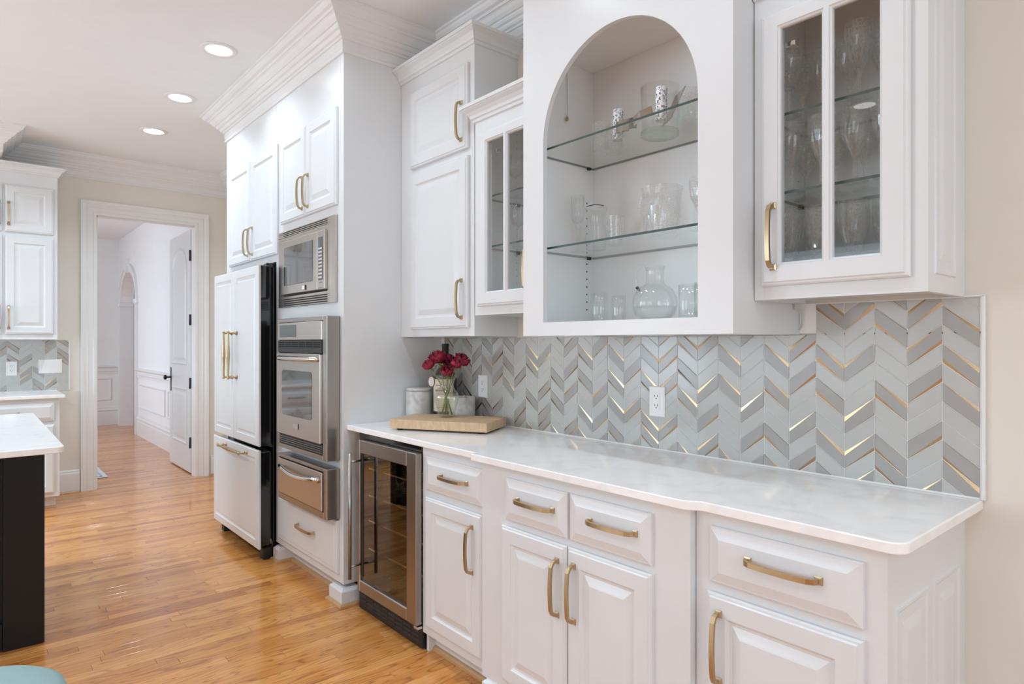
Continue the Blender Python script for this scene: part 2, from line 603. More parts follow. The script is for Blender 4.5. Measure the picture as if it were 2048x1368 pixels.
def thing(name, label, cat, loc=(0, 0, 0), group=None):
    o = bpy.data.objects.new(name, None)
    o.empty_display_size = 0.1
    o.location = loc
    C.objects.link(o)
    return tag(o, label, cat, group)


def struct(o):
    o['kind'] = 'structure'
    return o


def clone(o, off, label=None, parent=None):
    c = o.copy()
    C.objects.link(c)
    if parent is None:
        c.location = Vector(o.location) + Vector(off)
    else:
        c.parent = parent
        c.matrix_parent_inverse = o.matrix_parent_inverse.copy()
    if label:
        c['label'] = label
    for ch in list(o.children):
        clone(ch, off, None, c)
    return c


# plane frames: 'R' = front facing -X (right-hand run), 'L' = front facing -Y (far kitchen), 'S' = side facing -Y
def frame_x(X):
    return lambda a, z, h: (X - h, a, z)      # a = Y


def frame_y(Y):
    return lambda a, z, h: (a, Y - h, z)      # a = X


def frame_xp(X):
    return lambda a, z, h: (X + h, a, z)


DOOR = [(0, 0), (0, .011), (.004, .015), (.009, .0155), (.012, .0195), (.056, .020), (.058, .017), (.064, .0125), (.071, .0115), (.094, .0185), (.098, .0195)]
DRAWER = [(0, 0), (0, .0105), (.003, .0125), (.007, .013), (.029, .0195), (.031, .020)]
FLATDRAWER = [(0, 0), (0, .013), (.005, .017), (.024, .017), (.028, .020)]
FRIDGE = [(0, 0), (0, .012), (.005, .016), (.050, .017), (.053, .013), (.062, .0105), (.070, .0125), (.078, .016)]
FREEZE = [(0, 0), (0, .012), (.005, .016), (.048, .017), (.052, .014), (.060, .0115), (.066, .0115), (.072, .013)]
SIDEP = [(0, -.004), (.0, .0), (.004, -.004), (.012, -.008), (.020, -.008), (.045, -.001), (.048, 0)]


def raised(mb, fr, a0, a1, z0, z1, rings, mi=0):
    loops = []
    for (i, h) in rings:
        loops.append([fr(a0 + i, z0 + i, h), fr(a1 - i, z0 + i, h), fr(a1 - i, z1 - i, h), fr(a0 + i, z1 - i, h)])
    return mb.rings(loops, mi)


def pull(fr, a, z, length, axis, out=0.033):
    """arched square pull: feet plates + bowed bar. centre (a,z)"""
    mb = MB()
    hl = length / 2

    def P(t, h, w=0.0):
        return fr(a + (w if axis == 'v' else t), z + (t if axis == 'v' else w), h)
    for sg in (-1, 1):
        t = sg * (hl - .008)
        # flared foot
        lo = []
        for hh, k in ((0, .0095), (.002, .0095), (.006, .0060), (.012, .0052)):
            lo.append([P(t - k, hh, -k), P(t + k, hh, -k), P(t + k, hh, k), P(t - k, hh, k)])
        mb.rings(lo)
    pts = []
    for i in range(13):
        u = -1 + 2 * i / 12
        t = u * (hl - .012)
        h = out - .006 * u * u - (0.006 if abs(u) > .95 else 0)
        pts.append((t, h))
    pts = [(-(hl - .008), .010), (-(hl - .009), out - .018)] + pts + [((hl - .009), out - .018), ((hl - .008), .010)]
    loops = []
    for i, (t, h) in enumerate(pts):
        a_ = pts[max(0, i - 1)]
        b_ = pts[min(len(pts) - 1, i + 1)]
        dt, dh = b_[0] - a_[0], b_[1] - a_[1]
        n = math.hypot(dt, dh) or 1
        nt_, nh = -dh / n, dt / n
        k = .0042
        wv = .0062
        loops.append([P(t + nt_ * k, h + nh * k, -wv), P(t + nt_ * k, h + nh * k, wv), P(t - nt_ * k, h - nh * k, wv), P(t - nt_ * k, h - nh * k, -wv)])
    mb.rings(loops)
    return mb


def cab_door(root, fr, a0, a1, z0, z1, handle=None, rings=DOOR, name='door', out=0.033, hl=0.19):
    """handle: (a, z, axis)"""
    mb = MB()
    raised(mb, fr, a0, a1, z0, z1, rings)
    d = mb.build(name, 'white', root)
    if handle:
        h0 = rings[5][1] if rings is DOOR else rings[-1][1]
        f2 = lambda a, z, h: fr(a, z, h + h0 - .0005)
        pull(f2, handle[0], handle[1], hl, handle[2], out).build('handle', 'brass', d)
    return d


def offset_path(path, d):
    """offset an open 2-D polyline to its LEFT by d with mitred corners"""
    out = []
    n = len(path)
    for i in range(n):
        p = Vector(path[i])
        if i > 0:
            d0 = (Vector(path[i]) - Vector(path[i - 1])).normalized()
        if i < n - 1:
            d1 = (Vector(path[i + 1]) - Vector(path[i])).normalized()
        if i == 0:
            d0 = d1
        if i == n - 1:
            d1 = d0
        n0 = Vector((-d0.y, d0.x))
        n1 = Vector((-d1.y, d1.x))
        b = (n0 + n1)
        b = b / (b.dot(n0)) if b.dot(n0) > 1e-6 else n0
        out.append(p + b * d)
    return out


def moulding(path, prof, mb=None, mi=0):
    """prof: (out, z) list, closed against the wall; room on the LEFT of the path"""
    mb = mb or MB()
    offs = [offset_path(path, o) for o, z in prof]
    loops = []
    for i in range(len(path)):
        loops.append([(offs[k][i].x, offs[k][i].y, prof[k][1]) for k in range(len(prof))])
    mb.rings(loops, mi)
    return mb


# ================================================================== SETTING
WX = 2.05
FAR = 6.85


def wall_box(name, *b, mat='beige'):
    return struct(MB().box(*b).build(name, mat))


wall_box('wall_right', WX + .0005, WX + .12, -2.8, FAR + .12, 0, CEIL + .05)
# back wall with a window opening
mb = MB()
mb.box(-4.0, -1.3, -2.92, -2.8, 0, CEIL + .05)
mb.box(1.3, WX + .12, -2.92, -2.8, 0, CEIL + .05)
mb.box(-1.3, 1.3, -2.92, -2.8, 0, .7)
mb.box(-1.3, 1.3, -2.92, -2.8, 2.4, CEIL + .05)
struct(mb.build('wall_back', 'beige'))
mb = MB()
mb.box(-4.12, -4.0, -2.92, -.9, 0, CEIL + .05)
mb.box(-4.12, -4.0, 1.3, 2.5, 0, CEIL + .05)
mb.box(-4.12, -4.0, 4.7, 5.15, 0, CEIL + .05)
mb.box(-4.12, -4.0, 6.35, FAR + .12, 0, CEIL + .05)
mb.box(-4.12, -4.0, 5.15, 6.35, 0, .7)
mb.box(-4.12, -4.0, 5.15, 6.35, 2.4, CEIL + .05)
mb.box(-4.12, -4.0, -.9, 1.3, 0, .7)
mb.box(-4.12, -4.0, 2.5, 4.7, 0, .7)
mb.box(-4.12, -4.0, -.9, 1.3, 2.4, CEIL + .05)
mb.box(-4.12, -4.0, 2.5, 4.7, 2.4, CEIL + .05)
struct(mb.build('wall_left', 'beige'))
# far wall with the door opening
mb = MB()
DX0, DX1, DZ = .893, 1.718, 2.488
mb.box(-4.0, DX0 - .02, FAR, FAR + .12, 0, CEIL + .05)
mb.box(DX1 + .02, WX, FAR, FAR + .12, 0, CEIL + .05)
mb.box(DX0 - .02, DX1 + .02, FAR, FAR + .12, DZ + .02, CEIL + .05)
struct(mb.build('wall_far', 'beige'))
struct(MB().box(-4.12, WX + .12, -2.92, FAR + .12, CEIL, CEIL + .1).build('ceiling', 'ceiling'))
# unseen windows out of frame; the last is added to brighten the far kitchen
for i, (bx, ax) in enumerate((((-1.3, 1.3, -2.88, -2.84, .7, 2.4), 'y'), ((-4.08, -4.04, -.9, 1.3, .7, 2.4), 'x'), ((-4.08, -4.04, 2.5, 4.7, .7, 2.4), 'x'), ((-4.08, -4.04, 5.15, 6.35, .7, 2.4), 'x'))):
    x0, x1, y0, y1, z0, z1 = bx
    fm = MB()
    t = .05
    if ax == 'y':
        fm.box(x0, x1, y0, y1, z0, z0 + t); fm.box(x0, x1, y0, y1, z1 - t, z1)
        for xx in (x0, -t / 2, x1 - t):
            fm.box(xx, xx + t, y0, y1, z0, z1)
    else:
        fm.box(x0, x1, y0, y1, z0, z0 + t); fm.box(x0, x1, y0, y1, z1 - t, z1)
        for yy in (y0, (y0 + y1) / 2 - t / 2, y1 - t):
            fm.box(x0, x1, yy, yy + t, z0, z1)
    wo = struct(fm.build('window_%d' % (i + 1), 'trim'))
    pm = MB()
    if ax == 'y':
        pm.box(x0 + t, x1 - t, y0 + .015, y0 + .02, z0 + t, z1 - t)
    else:
        pm.box(x0 + .015, x0 + .02, y0 + t, y1 - t, z0 + t, z1 - t)
    pm.build('pane', 'pane', wo)

CROWN = [(0, 2.80), (.008, 2.80), (.0125, 2.805), (.0125, 2.812), (.009, 2.818), (.013, 2.822), (.013, 2.862), (.021, 2.864), (.024, 2.872),
         (.034, 2.877), (.040, 2.886), (.042, 2.892), (.053, 2.897), (.060, 2.906), (.062, 2.912), (.070, 2.914), (.082, 2.926), (.092, 2.941),
         (.098, 2.946), (.104, 2.947), (.110, 2.956), (.124, 2.962), (.134, 2.974), (.138, 2.986), (.146, 2.99), (.146, CEIL), (0, CEIL)]
path = [(WX, -2.8), (WX, 3.01), (1.45, 3.01), (1.45, 4.92), (WX, 4.92), (WX, FAR), (.198, FAR), (.198, 6.29), (-1.9, 6.29), (-1.9, FAR), (-4.0, FAR), (-4.0, -2.8), (WX, -2.8)]
struct(moulding(path, CROWN).build('trim_1', 'trim'))
# soffit over the far wall cabinets
struct(MB().box(-1.9, .198, 6.29, FAR, 2.795, CEIL).build('ceiling_soffit', 'trim'))
# baseboards
BASE = [(0, 0), (.016, 0), (.016, .165), (.014, .172), (.011, .178), (.011, .19), (.006, .198), (0, .20)]
struct(moulding([(WX, -2.8), (WX, .47)], BASE).build('baseboard_right', 'trim'))
mb = moulding([(WX, 4.95), (WX, FAR), (1.862, FAR)], BASE)
moulding([(.768, FAR), (.575, FAR)], BASE, mb)
struct(mb.build('baseboard_far', 'trim'))
struct(moulding([(-4.0, FAR), (-4.0, -2.8), (WX, -2.8)], BASE).build('baseboard_left', 'trim'))
SHOE = [(0, 0), (.016, 0), (.015, .007), (.010, .013), (.004, .016), (0, .016)]
mb = MB()
moulding([(WX, FAR - .016), (1.862, FAR - .016)], SHOE, mb)
moulding([(.768, FAR - .016), (.575, FAR - .016)], SHOE, mb)
struct(mb.build('trim_2', 'wood_shoe'))
# door casing (fluted, stepped) + jamb
CAS = [(0, 0), (0, .012), (.010, .014), (.022, .014), (.028, .009), (.060, .012), (.066, .018), (.072, .018), (.078, .014), (.090, .018), (.100, .026), (.120, .028), (.122, .028), (.122, 0)]


def casing(fr, a0, a1, zt, prof, mb):
    # prof: (distance from opening, height). three mitred legs
    loops = []
    for (aa, zz, da, dz) in ((a0, 0, -1, 0), (a0, zt, -1, 1), (a1, zt, 1, 1), (a1, 0, 1, 0)):
        loops.append([fr(aa + da * d, zz + dz * d, h) for d, h in prof])
    mb.rings(loops)


mb = MB()
casing(frame_y(FAR), DX0, DX1, DZ, CAS, mb)
casing(lambda a, z, h: (a, FAR + .12 + h, z), DX0, DX1, DZ, CAS, mb)
struct(mb.build('trim_3', 'trim'))
mb = MB()
mb.box(DX0 - .02, DX0, FAR, FAR + .12, 0, DZ + .02)
mb.box(DX1, DX1 + .02, FAR, FAR + .12, 0, DZ + .02)
mb.box(DX0, DX1, FAR, FAR + .12, DZ, DZ + .02)
mb.box(DX0, DX0 + .012, FAR + .03, FAR + .07, 0, DZ)
mb.box(DX0, DX1, FAR + .03, FAR + .07, DZ - .012, DZ)
struct(mb.build('trim_4', 'trim'))

# --- hall beyond
HY = 12.1
mb = MB()
HX = 1.88
mb.box(HX, HX + .16, FAR + .12, 10.62, 0, CEIL)
mb.box(HX, HX + .16, 11.80, HY + .1, 0, CEIL)
arc = []
ac, ar, az = 11.21, .59, 1.95
for i in range(13):
    t = PI * i / 12
    arc.append((ac - ar * math.cos(t), az + .46 * math.sin(t)))
for i in range(12):
    (y0, z0), (y1, z1) = arc[i], arc[i + 1]
    mb.prism([(y0, z0), (y1, z1), (y1, CEIL), (y0, CEIL)], 'x', HX, HX + .16)
struct(mb.build('wall_hall_right', 'hallwall'))
struct(MB().box(-1.0, HX + 3.4, HY, HY + .1, 0, CEIL).build('wall_hall_far', 'hallwall'))
mb = MB()
mb.box(-1.1, -1.0, FAR + .12, 8.1, 0, CEIL)
mb.box(-1.1, -1.0, 10.7, HY + .1, 0, CEIL)
mb.box(-1.1, -1.0, 8.1, 10.7, 2.6, CEIL)
mb.box(-1.1, -1.0, 8.1, 10.7, 0, .4)
struct(mb.build('wall_hall_left', 'hallwall'))
struct(MB().box(HX + 3.3, HX + 3.4, FAR + .12, HY, 0, CEIL).build('wall_parlour', 'hallwall'))
struct(MB().box(-1.1, HX + 3.4, FAR + .12, HY + .1, CEIL, CEIL + .1).build('ceiling_hall', 'hallwall'))
struct(MB().box(HX + .16, HX + 3.3, FAR + .12, FAR + .2, 0, CEIL).build('wall_parlour_near', 'hallwall'))
HB = [(0, 0), (.02, 0), (.02, .20), (.016, .21), (.016, .225), (.026, .235), (.026, .25), (.014, .262), (.012, .29), (0, .30)]
RAIL = [(0, .83), (.012, .832), (.012, .86), (.02, .866), (.02, .89), (.014, .895), (.014, .915), (.034, .93), (.046, .938), (.046, .955), (0, .96)]
mb = MB()
for pr in (HB, RAIL):
    moulding([(HX, FAR + .15), (HX, 10.52)], pr, mb)
    moulding([(HX, 11.9), (HX, HY), (-1.0, HY)], pr, mb)
struct(mb.build('trim_5', 'trim'))
mb = MB()   # wainscot picture-frame mouldings
fy = frame_y(HY)
PF = [(0, 0), (0, .012), (.006, .016), (.014, .016), (.022, .008), (.026, 0)]
for a0, a1 in ((1.35, 1.78), (.8, 1.25), (.2, .7)):
    loops = [[fy(a0 + i, .40 + i, h), fy(a1 - i, .40 + i, h), fy(a1 - i, .76 - i, h), fy(a0 + i, .76 - i, h)] for i, h in PF]
    mb.rings(loops, cap0=False, cap1=False)
fxh = frame_x(HX)
for a0, a1 in ((7.2, 8.7), (8.85, 10.4)):
    loops = [[fxh(a0 + i, .40 + i, h), fxh(a1 - i, .40 + i, h), fxh(a1 - i, .74 - i, h), fxh(a0 + i, .74 - i, h)] for i, h in PF]
    mb.rings(loops, cap0=False, cap1=False)
struct(mb.build('trim_6', 'trim', fix=False))
mb = MB()   # arch casing, jambs, keystone, impost
for r0, r1, h in ((0.0, .10, .022), (.085, .115, .034)):
    for i in range(16):
        pts = []
        for t, rr in ((i, r0), (i + 1, r0), (i + 1, r1), (i, r1)):
            th = PI * t / 16
            pts.append((ac - (ar + rr) * math.cos(th), az + (.46 + rr) * math.sin(th)))
        mb.prism(pts, 'x', HX - h, HX + .001)
for sg in (-1, 1):
    y = ac + sg * ar
    mb.box(HX - .022, HX + .001, y, y + sg * .10, 0, az)
    mb.box(HX - .034, HX + .001, y + sg * .085, y + sg * .115, 0, az)
    mb.box(HX - .045, HX + .16, y - sg * .03, y + sg * .13, az - .05, az + .02, bev=.01)
    mb.box(HX - .03, HX + .16, y - sg * .012, y + sg * .0, 0, az)
mb.prism([(ac - .045, az + .44), (ac + .045, az + .44), (ac + .075, az + .64), (ac - .075, az + .64)], 'x', HX - .06, HX)
struct(mb.build('trim_7', 'trim'))

# --- floor: sub-floor and oak boards
fl = struct(MB().box(-4.1, 6.0, -2.9, HY + .1, -.08, -.0125).build('floor', 'wood_shoe'))
rng = random.Random(11)
near, rest = [], MB()
BW = .057
y = -2.85
while y < HY:
    x = -3.98 - rng.random() * .8
    xe = 2.04 if y < FAR else 5.1
    while x < xe:
        L = rng.uniform(.45, 1.25)
        x0, x1 = max(x, -3.99), min(x + L, xe)
        if x1 - x0 > .02:
            if 1.55 < y < FAR and x0 < 1.5 and x1 > -.35 and not (x1 < .3 and y > 3.45):
                d = .65 * min(x1, max(x0, .7)) + .76 * y
                near.append((d, x0, x1, y))
            else:
                rest.box(x0 + .0004, x1 - .0004, y + .0003, y + BW - .0003, -.012, 0, bev=.0006)
        x += L
    y += BW
near.sort()
for i, (d, x0, x1, y) in enumerate(near):
    if i < 298:
        m_ = MB().box(x0 + .0004, x1 - .0004, y + .0003, y + BW - .0003, -.012, 0, bev=.0006)
        m_.build('floor_board', 'floor', fl)
    else:
        rest.box(x0 + .0004, x1 - .0004, y + .0003, y + BW - .0003, -.012, 0, bev=.0006)
ro = rest.build('floor_board', 'floor', fl)
ro['kind'] = 'stuff'

# --- hall door, opened into the hall
hinge = Vector((1.716, 7.01, 0))
LY = .87
door = struct(bpy.data.objects.new('door_1', None))
door.location = hinge
C.objects.link(door)
fxd = lambda a, z, h: (-.0 - h, a, z)
mb = MB()
mb.box(0, .036, 0, LY, .012, 2.475, bev=.002)
# arched upper panel & lower panel as recessed frames: raised mouldings
ARP = [(0, 0), (0, .004), (.008, .009), (.016, .009), (.026, .001), (.045, .001), (.075, .007)]


def archloop(a0, a1, z0, z1, i, h, f, n=10):
    a0 += i; a1 -= i; z0 += i; z1 -= i
    r = (a1 - a0) / 2
    c = (a0 + a1) / 2
    rise = min(r, .26 - i * .3)
    pts = [f(a0, z0, h), f(a1, z0, h)]
    for k in range(n + 1):
        t = PI * k / n
        pts.append(f(c + r * math.cos(t), z1 - rise + rise * math.sin(t), h))
    return pts


mb.rings([archloop(.13, LY - .13, 1.10, 2.33, i, h, fxd) for i, h in ARP], cap0=False)
mb.rings([[fxd(.13 + i, .28 + i, h), fxd(LY - .13 - i, .28 + i, h), fxd(LY - .13 - i, .86 - i, h), fxd(.13 + i, .86 - i, h)] for i, h in ARP], cap0=False)
mb.build('door_leaf', 'white', None)
leaf = C.objects['door_leaf']
leaf.parent = door
hb = MB()
hb.box(-.004, 0, LY - .085, LY - .045, .80, 1.06, bev=.002)
hb.tube([(-.004, LY - .065, .95), (-.045, LY - .065, .95)], .009)
hb.lathe([(.0, 0), (.02, .0), (.028, .010), (.026, .022), (.012, .03), (0, .03)], 0, 0, 0, 14)
n0 = len(hb.v)
k = 14 * 6
hb.v[-k:] = [(-.045 - p[2], LY - .065 + p[0], .95 + p[1]) for p in hb.v[-k:]]
ho = hb.build('handle', 'bronze')
ho.parent = leaf
for z in (2.21, 1.56, .92, .32):
    h = MB()
    h.box(-.003, 0, .004, .04, z - .05, z + .05, bev=.001)
    h.tube([(-.008, -.006, z - .055), (-.008, -.006, z + .055)], .007)
    h.box(.002, .034, -.003, 0, z - .055, z + .055, bev=.001)
    ob = h.build('hinge', 'bronze')
    ob.parent = door

rug = MB().box(-.2, 1.06, 7.38, 9.1, .001, .010, bev=.004).build('hall_rug', 'rug')
tag(rug, 'pale grey patterned rug on the hall floor beyond the doorway', 'rug')
rb = MB()
for a in ((-.16, 1.02, 7.42, 7.44), (-.16, 1.02, 9.04, 9.06), (-.16, -.14, 7.42, 9.06), (1.0, 1.02, 7.42, 9.06)):
    rb.box(a[0], a[1], a[2], a[3], .0102, .0112)
rb.build('border', pmat('blue_grey_rug_band', (.36, .40, .47), .9), rug)

# --- recessed ceiling lights
spots = [(1.09, 3.847, 'nearest visible recessed ceiling light, closest to the tall cabinets crown'),
         (1.102, 4.771, 'recessed ceiling light between the nearest and the farthest one in the row'),
         (1.118, 5.662, 'farthest recessed ceiling light in the row, towards the hall doorway')]
hidden = [(1.08, 2.93, 'recessed ceiling light above the front of the oven tower, out of frame'), (1.08, 2.0, 'recessed ceiling light above the narrow base cabinet, out of frame'),
          (1.08, 1.0, 'recessed ceiling light above the end base cabinet, out of frame'), (1.0, -.4, 'recessed ceiling light behind the camera on the right, out of frame'),
          (-1.3, 5.2, 'recessed ceiling light in front of the far wall cabinets, out of frame'), (-1.3, 3.6, 'recessed ceiling light above the dark island, out of frame'),
          (-1.3, 1.8, 'recessed ceiling light left of the teal stool, out of frame'), (-1.3, 0, 'recessed ceiling light left of the camera, out of frame'),
          (-2.8, 5.2, 'recessed ceiling light at the far left window, out of frame'), (-2.8, 1.0, 'recessed ceiling light at the near left window, out of frame'),
          (.0, 5.662, 'recessed ceiling light near the soffit over the far wall cabinets, out of frame'),  # added downlight, lifts the brightness of the beige far wall
          (.0, -1.7, 'recessed ceiling light by the rear window, out of frame')]
first = None
for i, p in enumerate(spots + hidden):
    x, y = p[0], p[1]
    if first is None:
        t = thing('recessed_light', p[2], 'ceiling light', (x, y, CEIL), 'recessed ceiling lights')
        MB().lathe([(.068, -.001), (.070, -.006), (.078, -.008), (.094, -.007), (.098, -.003), (.098, -.0005), (.068, -.0005)], x, y, CEIL, 32).build('trim_ring', 'trim', t)
        MB().lathe([(.0001, -.0045), (.04, -.0055), (.069, -.003), (.069, -.001), (.0001, -.001)], x, y, CEIL, 32).build('lens', 'lamp', t)
        first = t
    else:
        t = clone(first, (x - first.location.x, y - first.location.y, 0), p[2] if len(p) > 2 else 'recessed ceiling light outside the photographed view')
    area('recessed_lamp', (x, y, CEIL - .012), (0, 0, 0), .13, .13, (4.0, 6.0, 8.5, 3.4, 3.4, 3.4, 3.4, 20, 13, 11, 11, 15, 11, 6, 11)[i], (.68, .85, 1.0), 'DISK', 130)

# ================================================================== RIGHT-HAND RUN
FX = frame_x
# ---------------- fridge surround + oven tower (one tall carcass each)
tall = thing('oven_cabinet', 'tall white cabinet holding microwave, wall oven and warming drawer', 'cabinet', (1.75, 3.47, 0))
mb = MB()
Y0, Y1 = 3.01, 3.935
mb.box(1.45, WX, Y0, Y0 + .022, .105, CEIL - .002)
mb.box(1.54, WX, Y0, Y0 + .022, 0, .105)
mb.box(1.54, WX, Y1 - .022, Y1, 0, .105)
mb.box(1.45, WX, Y1 - .022, Y1, .105, CEIL - .002)
mb.box(2.02, WX, Y0 + .022, Y1 - .022, .105, CEIL - .002)
# face frame
mb.box(1.45, 1.472, Y0 + .022, 3.105, .105, CEIL - .002)
mb.box(1.45, 1.472, 3.825, Y1 - .022, .105, CEIL - .002)
for z0, z1 in ((.105, .16), (.41, .455), (.66, .76), (1.44, 1.565), (1.965, 2.06), (2.52, CEIL - .002)):
    mb.box(1.45, 1.472, 3.105, 3.825, z0, z1)
for z in (.115, .43, .70, 1.50, 2.02):
    mb.box(1.472, 2.02, Y0 + .022, Y1 - .022, z, z + .018)
mb.box(1.52, 1.535, Y0 + .13, Y1 - .08, .018, .112)
mb.build('body', 'white', tall)
f = FX(1.449)
dR = cab_door(tall, f, 3.07, 3.444, 2.04, 2.543, (3.408, 2.17, 'v'))
cab_door(tall, f, 3.450, 3.826, 2.04, 2.543, (3.486, 2.17, 'v'))
cab_door(tall, f, 3.055, 3.87, .15, .422, (3.43, .30, 'h'), FLATDRAWER, 'drawer', hl=.235)


def plinth(root, x0, x1, y0, y1):
    m_ = MB()
    h = .070
    lo = []
    for z, e in ((0, 0), (h, 0), (h + .004, -.002), (h + .010, -.008), (h + .012, -.013), (h + .018, -.015)):
        lo.append([(x0 - e, y0 - e, z), (x1 + e, y0 - e, z), (x1 + e, y1 + e, z), (x0 - e, y1 + e, z)])
    m_.rings(lo)
    m_.build('plinth_block', 'white', root)
    s_ = MB()
    moulding([(x1, y1), (x0, y1), (x0, y0), (x1, y0)], [(-o, z) for o, z in SHOE], s_)
    s_.build('shoe_moulding', 'wood_shoe', root)


plinth(tall, 1.432, 1.54, 2.994, 3.142)
plinth(tall, 1.432, 1.54, 3.852, 3.938)
MB().prism([(1.502, 0.0), (1.52, 0.0), (1.52, .018), (1.512, .016), (1.505, .009)], 'y', 3.142, 3.852).build('shoe_moulding', 'wood_shoe', tall)

sur = thing('fridge_cabinet', 'tall white double-door cabinet enclosing the refrigerator', 'cabinet', (1.75, 4.43, 0))
mb = MB()
Y0, Y1 = 3.937, 4.92
mb.box(1.45, WX, Y1 - .025, Y1, 0, CEIL - .002)
mb.box(1.45, 1.472, Y0, Y1 - .025, 2.52, CEIL - .002)
mb.box(1.45, 1.472, Y0, Y0 + .03, 1.83, 2.52)
mb.box(1.45, 1.472, Y1 - .055, Y1 - .025, 1.83, 2.52)
mb.box(1.45, 1.472, Y0 + .03, Y1 - .055, 1.83, 1.90)
mb.box(1.472, 2.03, Y0, Y1 - .025, 1.83, 1.85)
mb.box(2.03, WX, Y0, Y1 - .025, 0, CEIL - .002)
mb.build('body', 'white', sur)
cab_door(sur, f, 3.891, 4.350, 1.872, 2.545, (4.308, 2.0, 'v'))
cab_door(sur, f, 4.356, 4.815, 1.872, 2.545, (4.398, 2.0, 'v'))

# ---------------- refrigerator
fr_ = thing('refrigerator', 'black french-door refrigerator with white raised-panel fronts', 'refrigerator', (1.65, 4.35, 0))
mb = MB()
mb.box(1.43, 2.0, 3.955, 4.78, .03, 1.80, bev=.006)
mb.box(1.40, 1.60, 3.965, 4.02, 1.79, 1.822, bev=.004)
mb.box(1.40, 1.60, 4.72, 4.775, 1.79, 1.822, bev=.004)
mb.build('body', 'black', fr_)
for y_ in (3.956, 4.73):
    MB().box(1.375, 1.46, y_, y_ + .06, 0.0, .075, bev=.006).build('foot', 'darkmatte', fr_)


def turned_pull(fr2, a, z, length, axis):
    m_ = MB()
    def P(t, h):
        return Vector(fr2(a + (0 if axis == 'v' else t), z + (t if axis == 'v' else 0), h))
    hl = length / 2
    for sg in (-1, 1):
        t = sg * (hl - .012)
        seq = [(0, .013), (.004, .013), (.008, .007), (.018, .006), (.022, .010), (.026, .010), (.030, .006), (.050, .006)]
        m_.tube([P(t, h) for h, r in seq], .001, 10, scales=[r * 1000 for h, r in seq], up=(0, .3, 1) if axis == 'v' else (0, 0, 1))
    seq = []
    for u, r in ((-1, .004), (-.985, .009), (-.955, .010), (-.93, .006), (-.9, .0065), (-.5, .009), (-.08, .012), (-.05, .013), (-.03, .011), (0, .0135), (.03, .011), (.05, .013), (.08, .012), (.5, .009), (.9, .0065), (.93, .006), (.955, .010), (.985, .009), (1, .004)):
        seq.append((u * hl, r))
    m_.tube([P(t, .052) for t, r in seq], .001, 12, scales=[r * 1000 for t, r in seq], up=(1, 0, 0))
    return m_


for (a0, a1, hy) in ((3.895, 4.353, 4.300), (4.361, 4.785, 4.395)):
    MB().box(1.342, 1.405, a0 + .012, a1 - .004, .70, 1.80, bev=.006).build('door_slab', 'black', fr_)
    d = MB()
    raised(d, FX(1.342), a0, a1, .706, 1.796, FRIDGE)
    d = d.build('door', 'white', fr_)
    turned_pull(FX(1.342 - .016), hy, 1.25, .31, 'v').build('handle', 'brass', d)
MB().box(1.342, 1.405, 3.907, 4.79, .10, .672, bev=.006).build('drawer_slab', 'black', fr_)
d = MB()
raised(d, FX(1.342), 3.895, 4.80, .088, .682, FREEZE)
d = d.build('freezer_drawer', 'white', fr_)
turned_pull(FX(1.342 - .016), 4.30, .648, .44, 'h').build('handle', 'brass', d)
mb = MB()
mb.box(1.405, 1.43, 3.965, 4.77, .12, .66)
mb.box(1.405, 1.43, 3.965, 4.77, .71, 1.79)
mb.build('gasket', 'darkmatte', fr_)

# ---------------- microwave
mw = thing('microwave', 'built-in stainless microwave with slatted trim frame above the oven', 'microwave', (1.5, 3.47, 1.54))
mb = MB()
mb.box(1.435, 1.449, 3.08, 3.19 - .022, 1.54, 1.99)
mb.box(1.435, 1.449, 3.785, 3.855, 1.54, 1.99)
mb.box(1.435, 1.449, 3.168, 3.785, 1.935, 1.952)
mb.box(1.435, 1.449, 3.168, 3.785, 1.592, 1.602)
mb.box(1.4395, 1.449, 3.168, 3.785, 1.952, 1.99, mi=1)
mb.box(1.4395, 1.449, 3.168, 3.785, 1.54, 1.592, mi=1)
mb.box(1.437, 1.449, 3.168, 3.80, 1.913, 1.937)
mb.box(1.437, 1.449, 3.12, 3.168, 1.60, 1.95)
mb.build('trim_frame', ['steel', 'slot'], mw)
for z in (1.9535, 1.9635, 1.9735, 1.9835):
    MB().box(1.433, 1.4395, 3.128, 3.855, z, z + .0055, bev=.001).build('slat', 'steel', mw)
for z in (1.5405, 1.5525, 1.5645, 1.5765, 1.5875):
    MB().box(1.433, 1.4395, 3.128, 3.855, z, z + .0055, bev=.001).build('slat', 'steel', mw)
MB().box(1.45, 1.85, 3.14, 3.80, 1.575, 1.93).build('oven_box', 'darkmatte', mw)
mb = MB()
mb.box(1.418, 1.45, 3.262, 3.772, 1.612, 1.925, bev=.003)
md = mb.build('door', 'steel', mw)
MB().box(1.4155, 1.4182, 3.318, 3.722, 1.664, 1.886, bev=.001).build('window', 'ovenglass', md)
MB().box(1.4145, 1.418, 3.42, 3.455, 1.626, 1.647, bev=.001).build('badge', 'plate', md)
MB().box(1.4140, 1.418, 3.405, 3.418, 1.622, 1.650, bev=.001).build('badge', 'slot', md)
mb = MB()
mb.box(1.418, 1.45, 3.170, 3.260, 1.612, 1.925, bev=.003)
mc = mb.build('control_panel', 'steel', mw)
MB().box(1.416, 1.4182, 3.190, 3.242, 1.662, 1.890, bev=.001).build('keypad', 'display', mc)
bt = MB()
for r in range(9):
    for c_ in range(3):
        bt.box(1.4148, 1.4162, 3.196 + c_ * .015, 3.205 + c_ * .015, 1.672 + r * .019, 1.681 + r * .019)
bt.build('button', 'plate', mc)
bt = MB()
bt.box(1.4165, 1.4182, 3.195, 3.237, 1.648, 1.650)
bt.box(1.4165, 1.4182, 3.195, 3.237, 1.622, 1.624)
bt.build('marking', 'slot', mc)
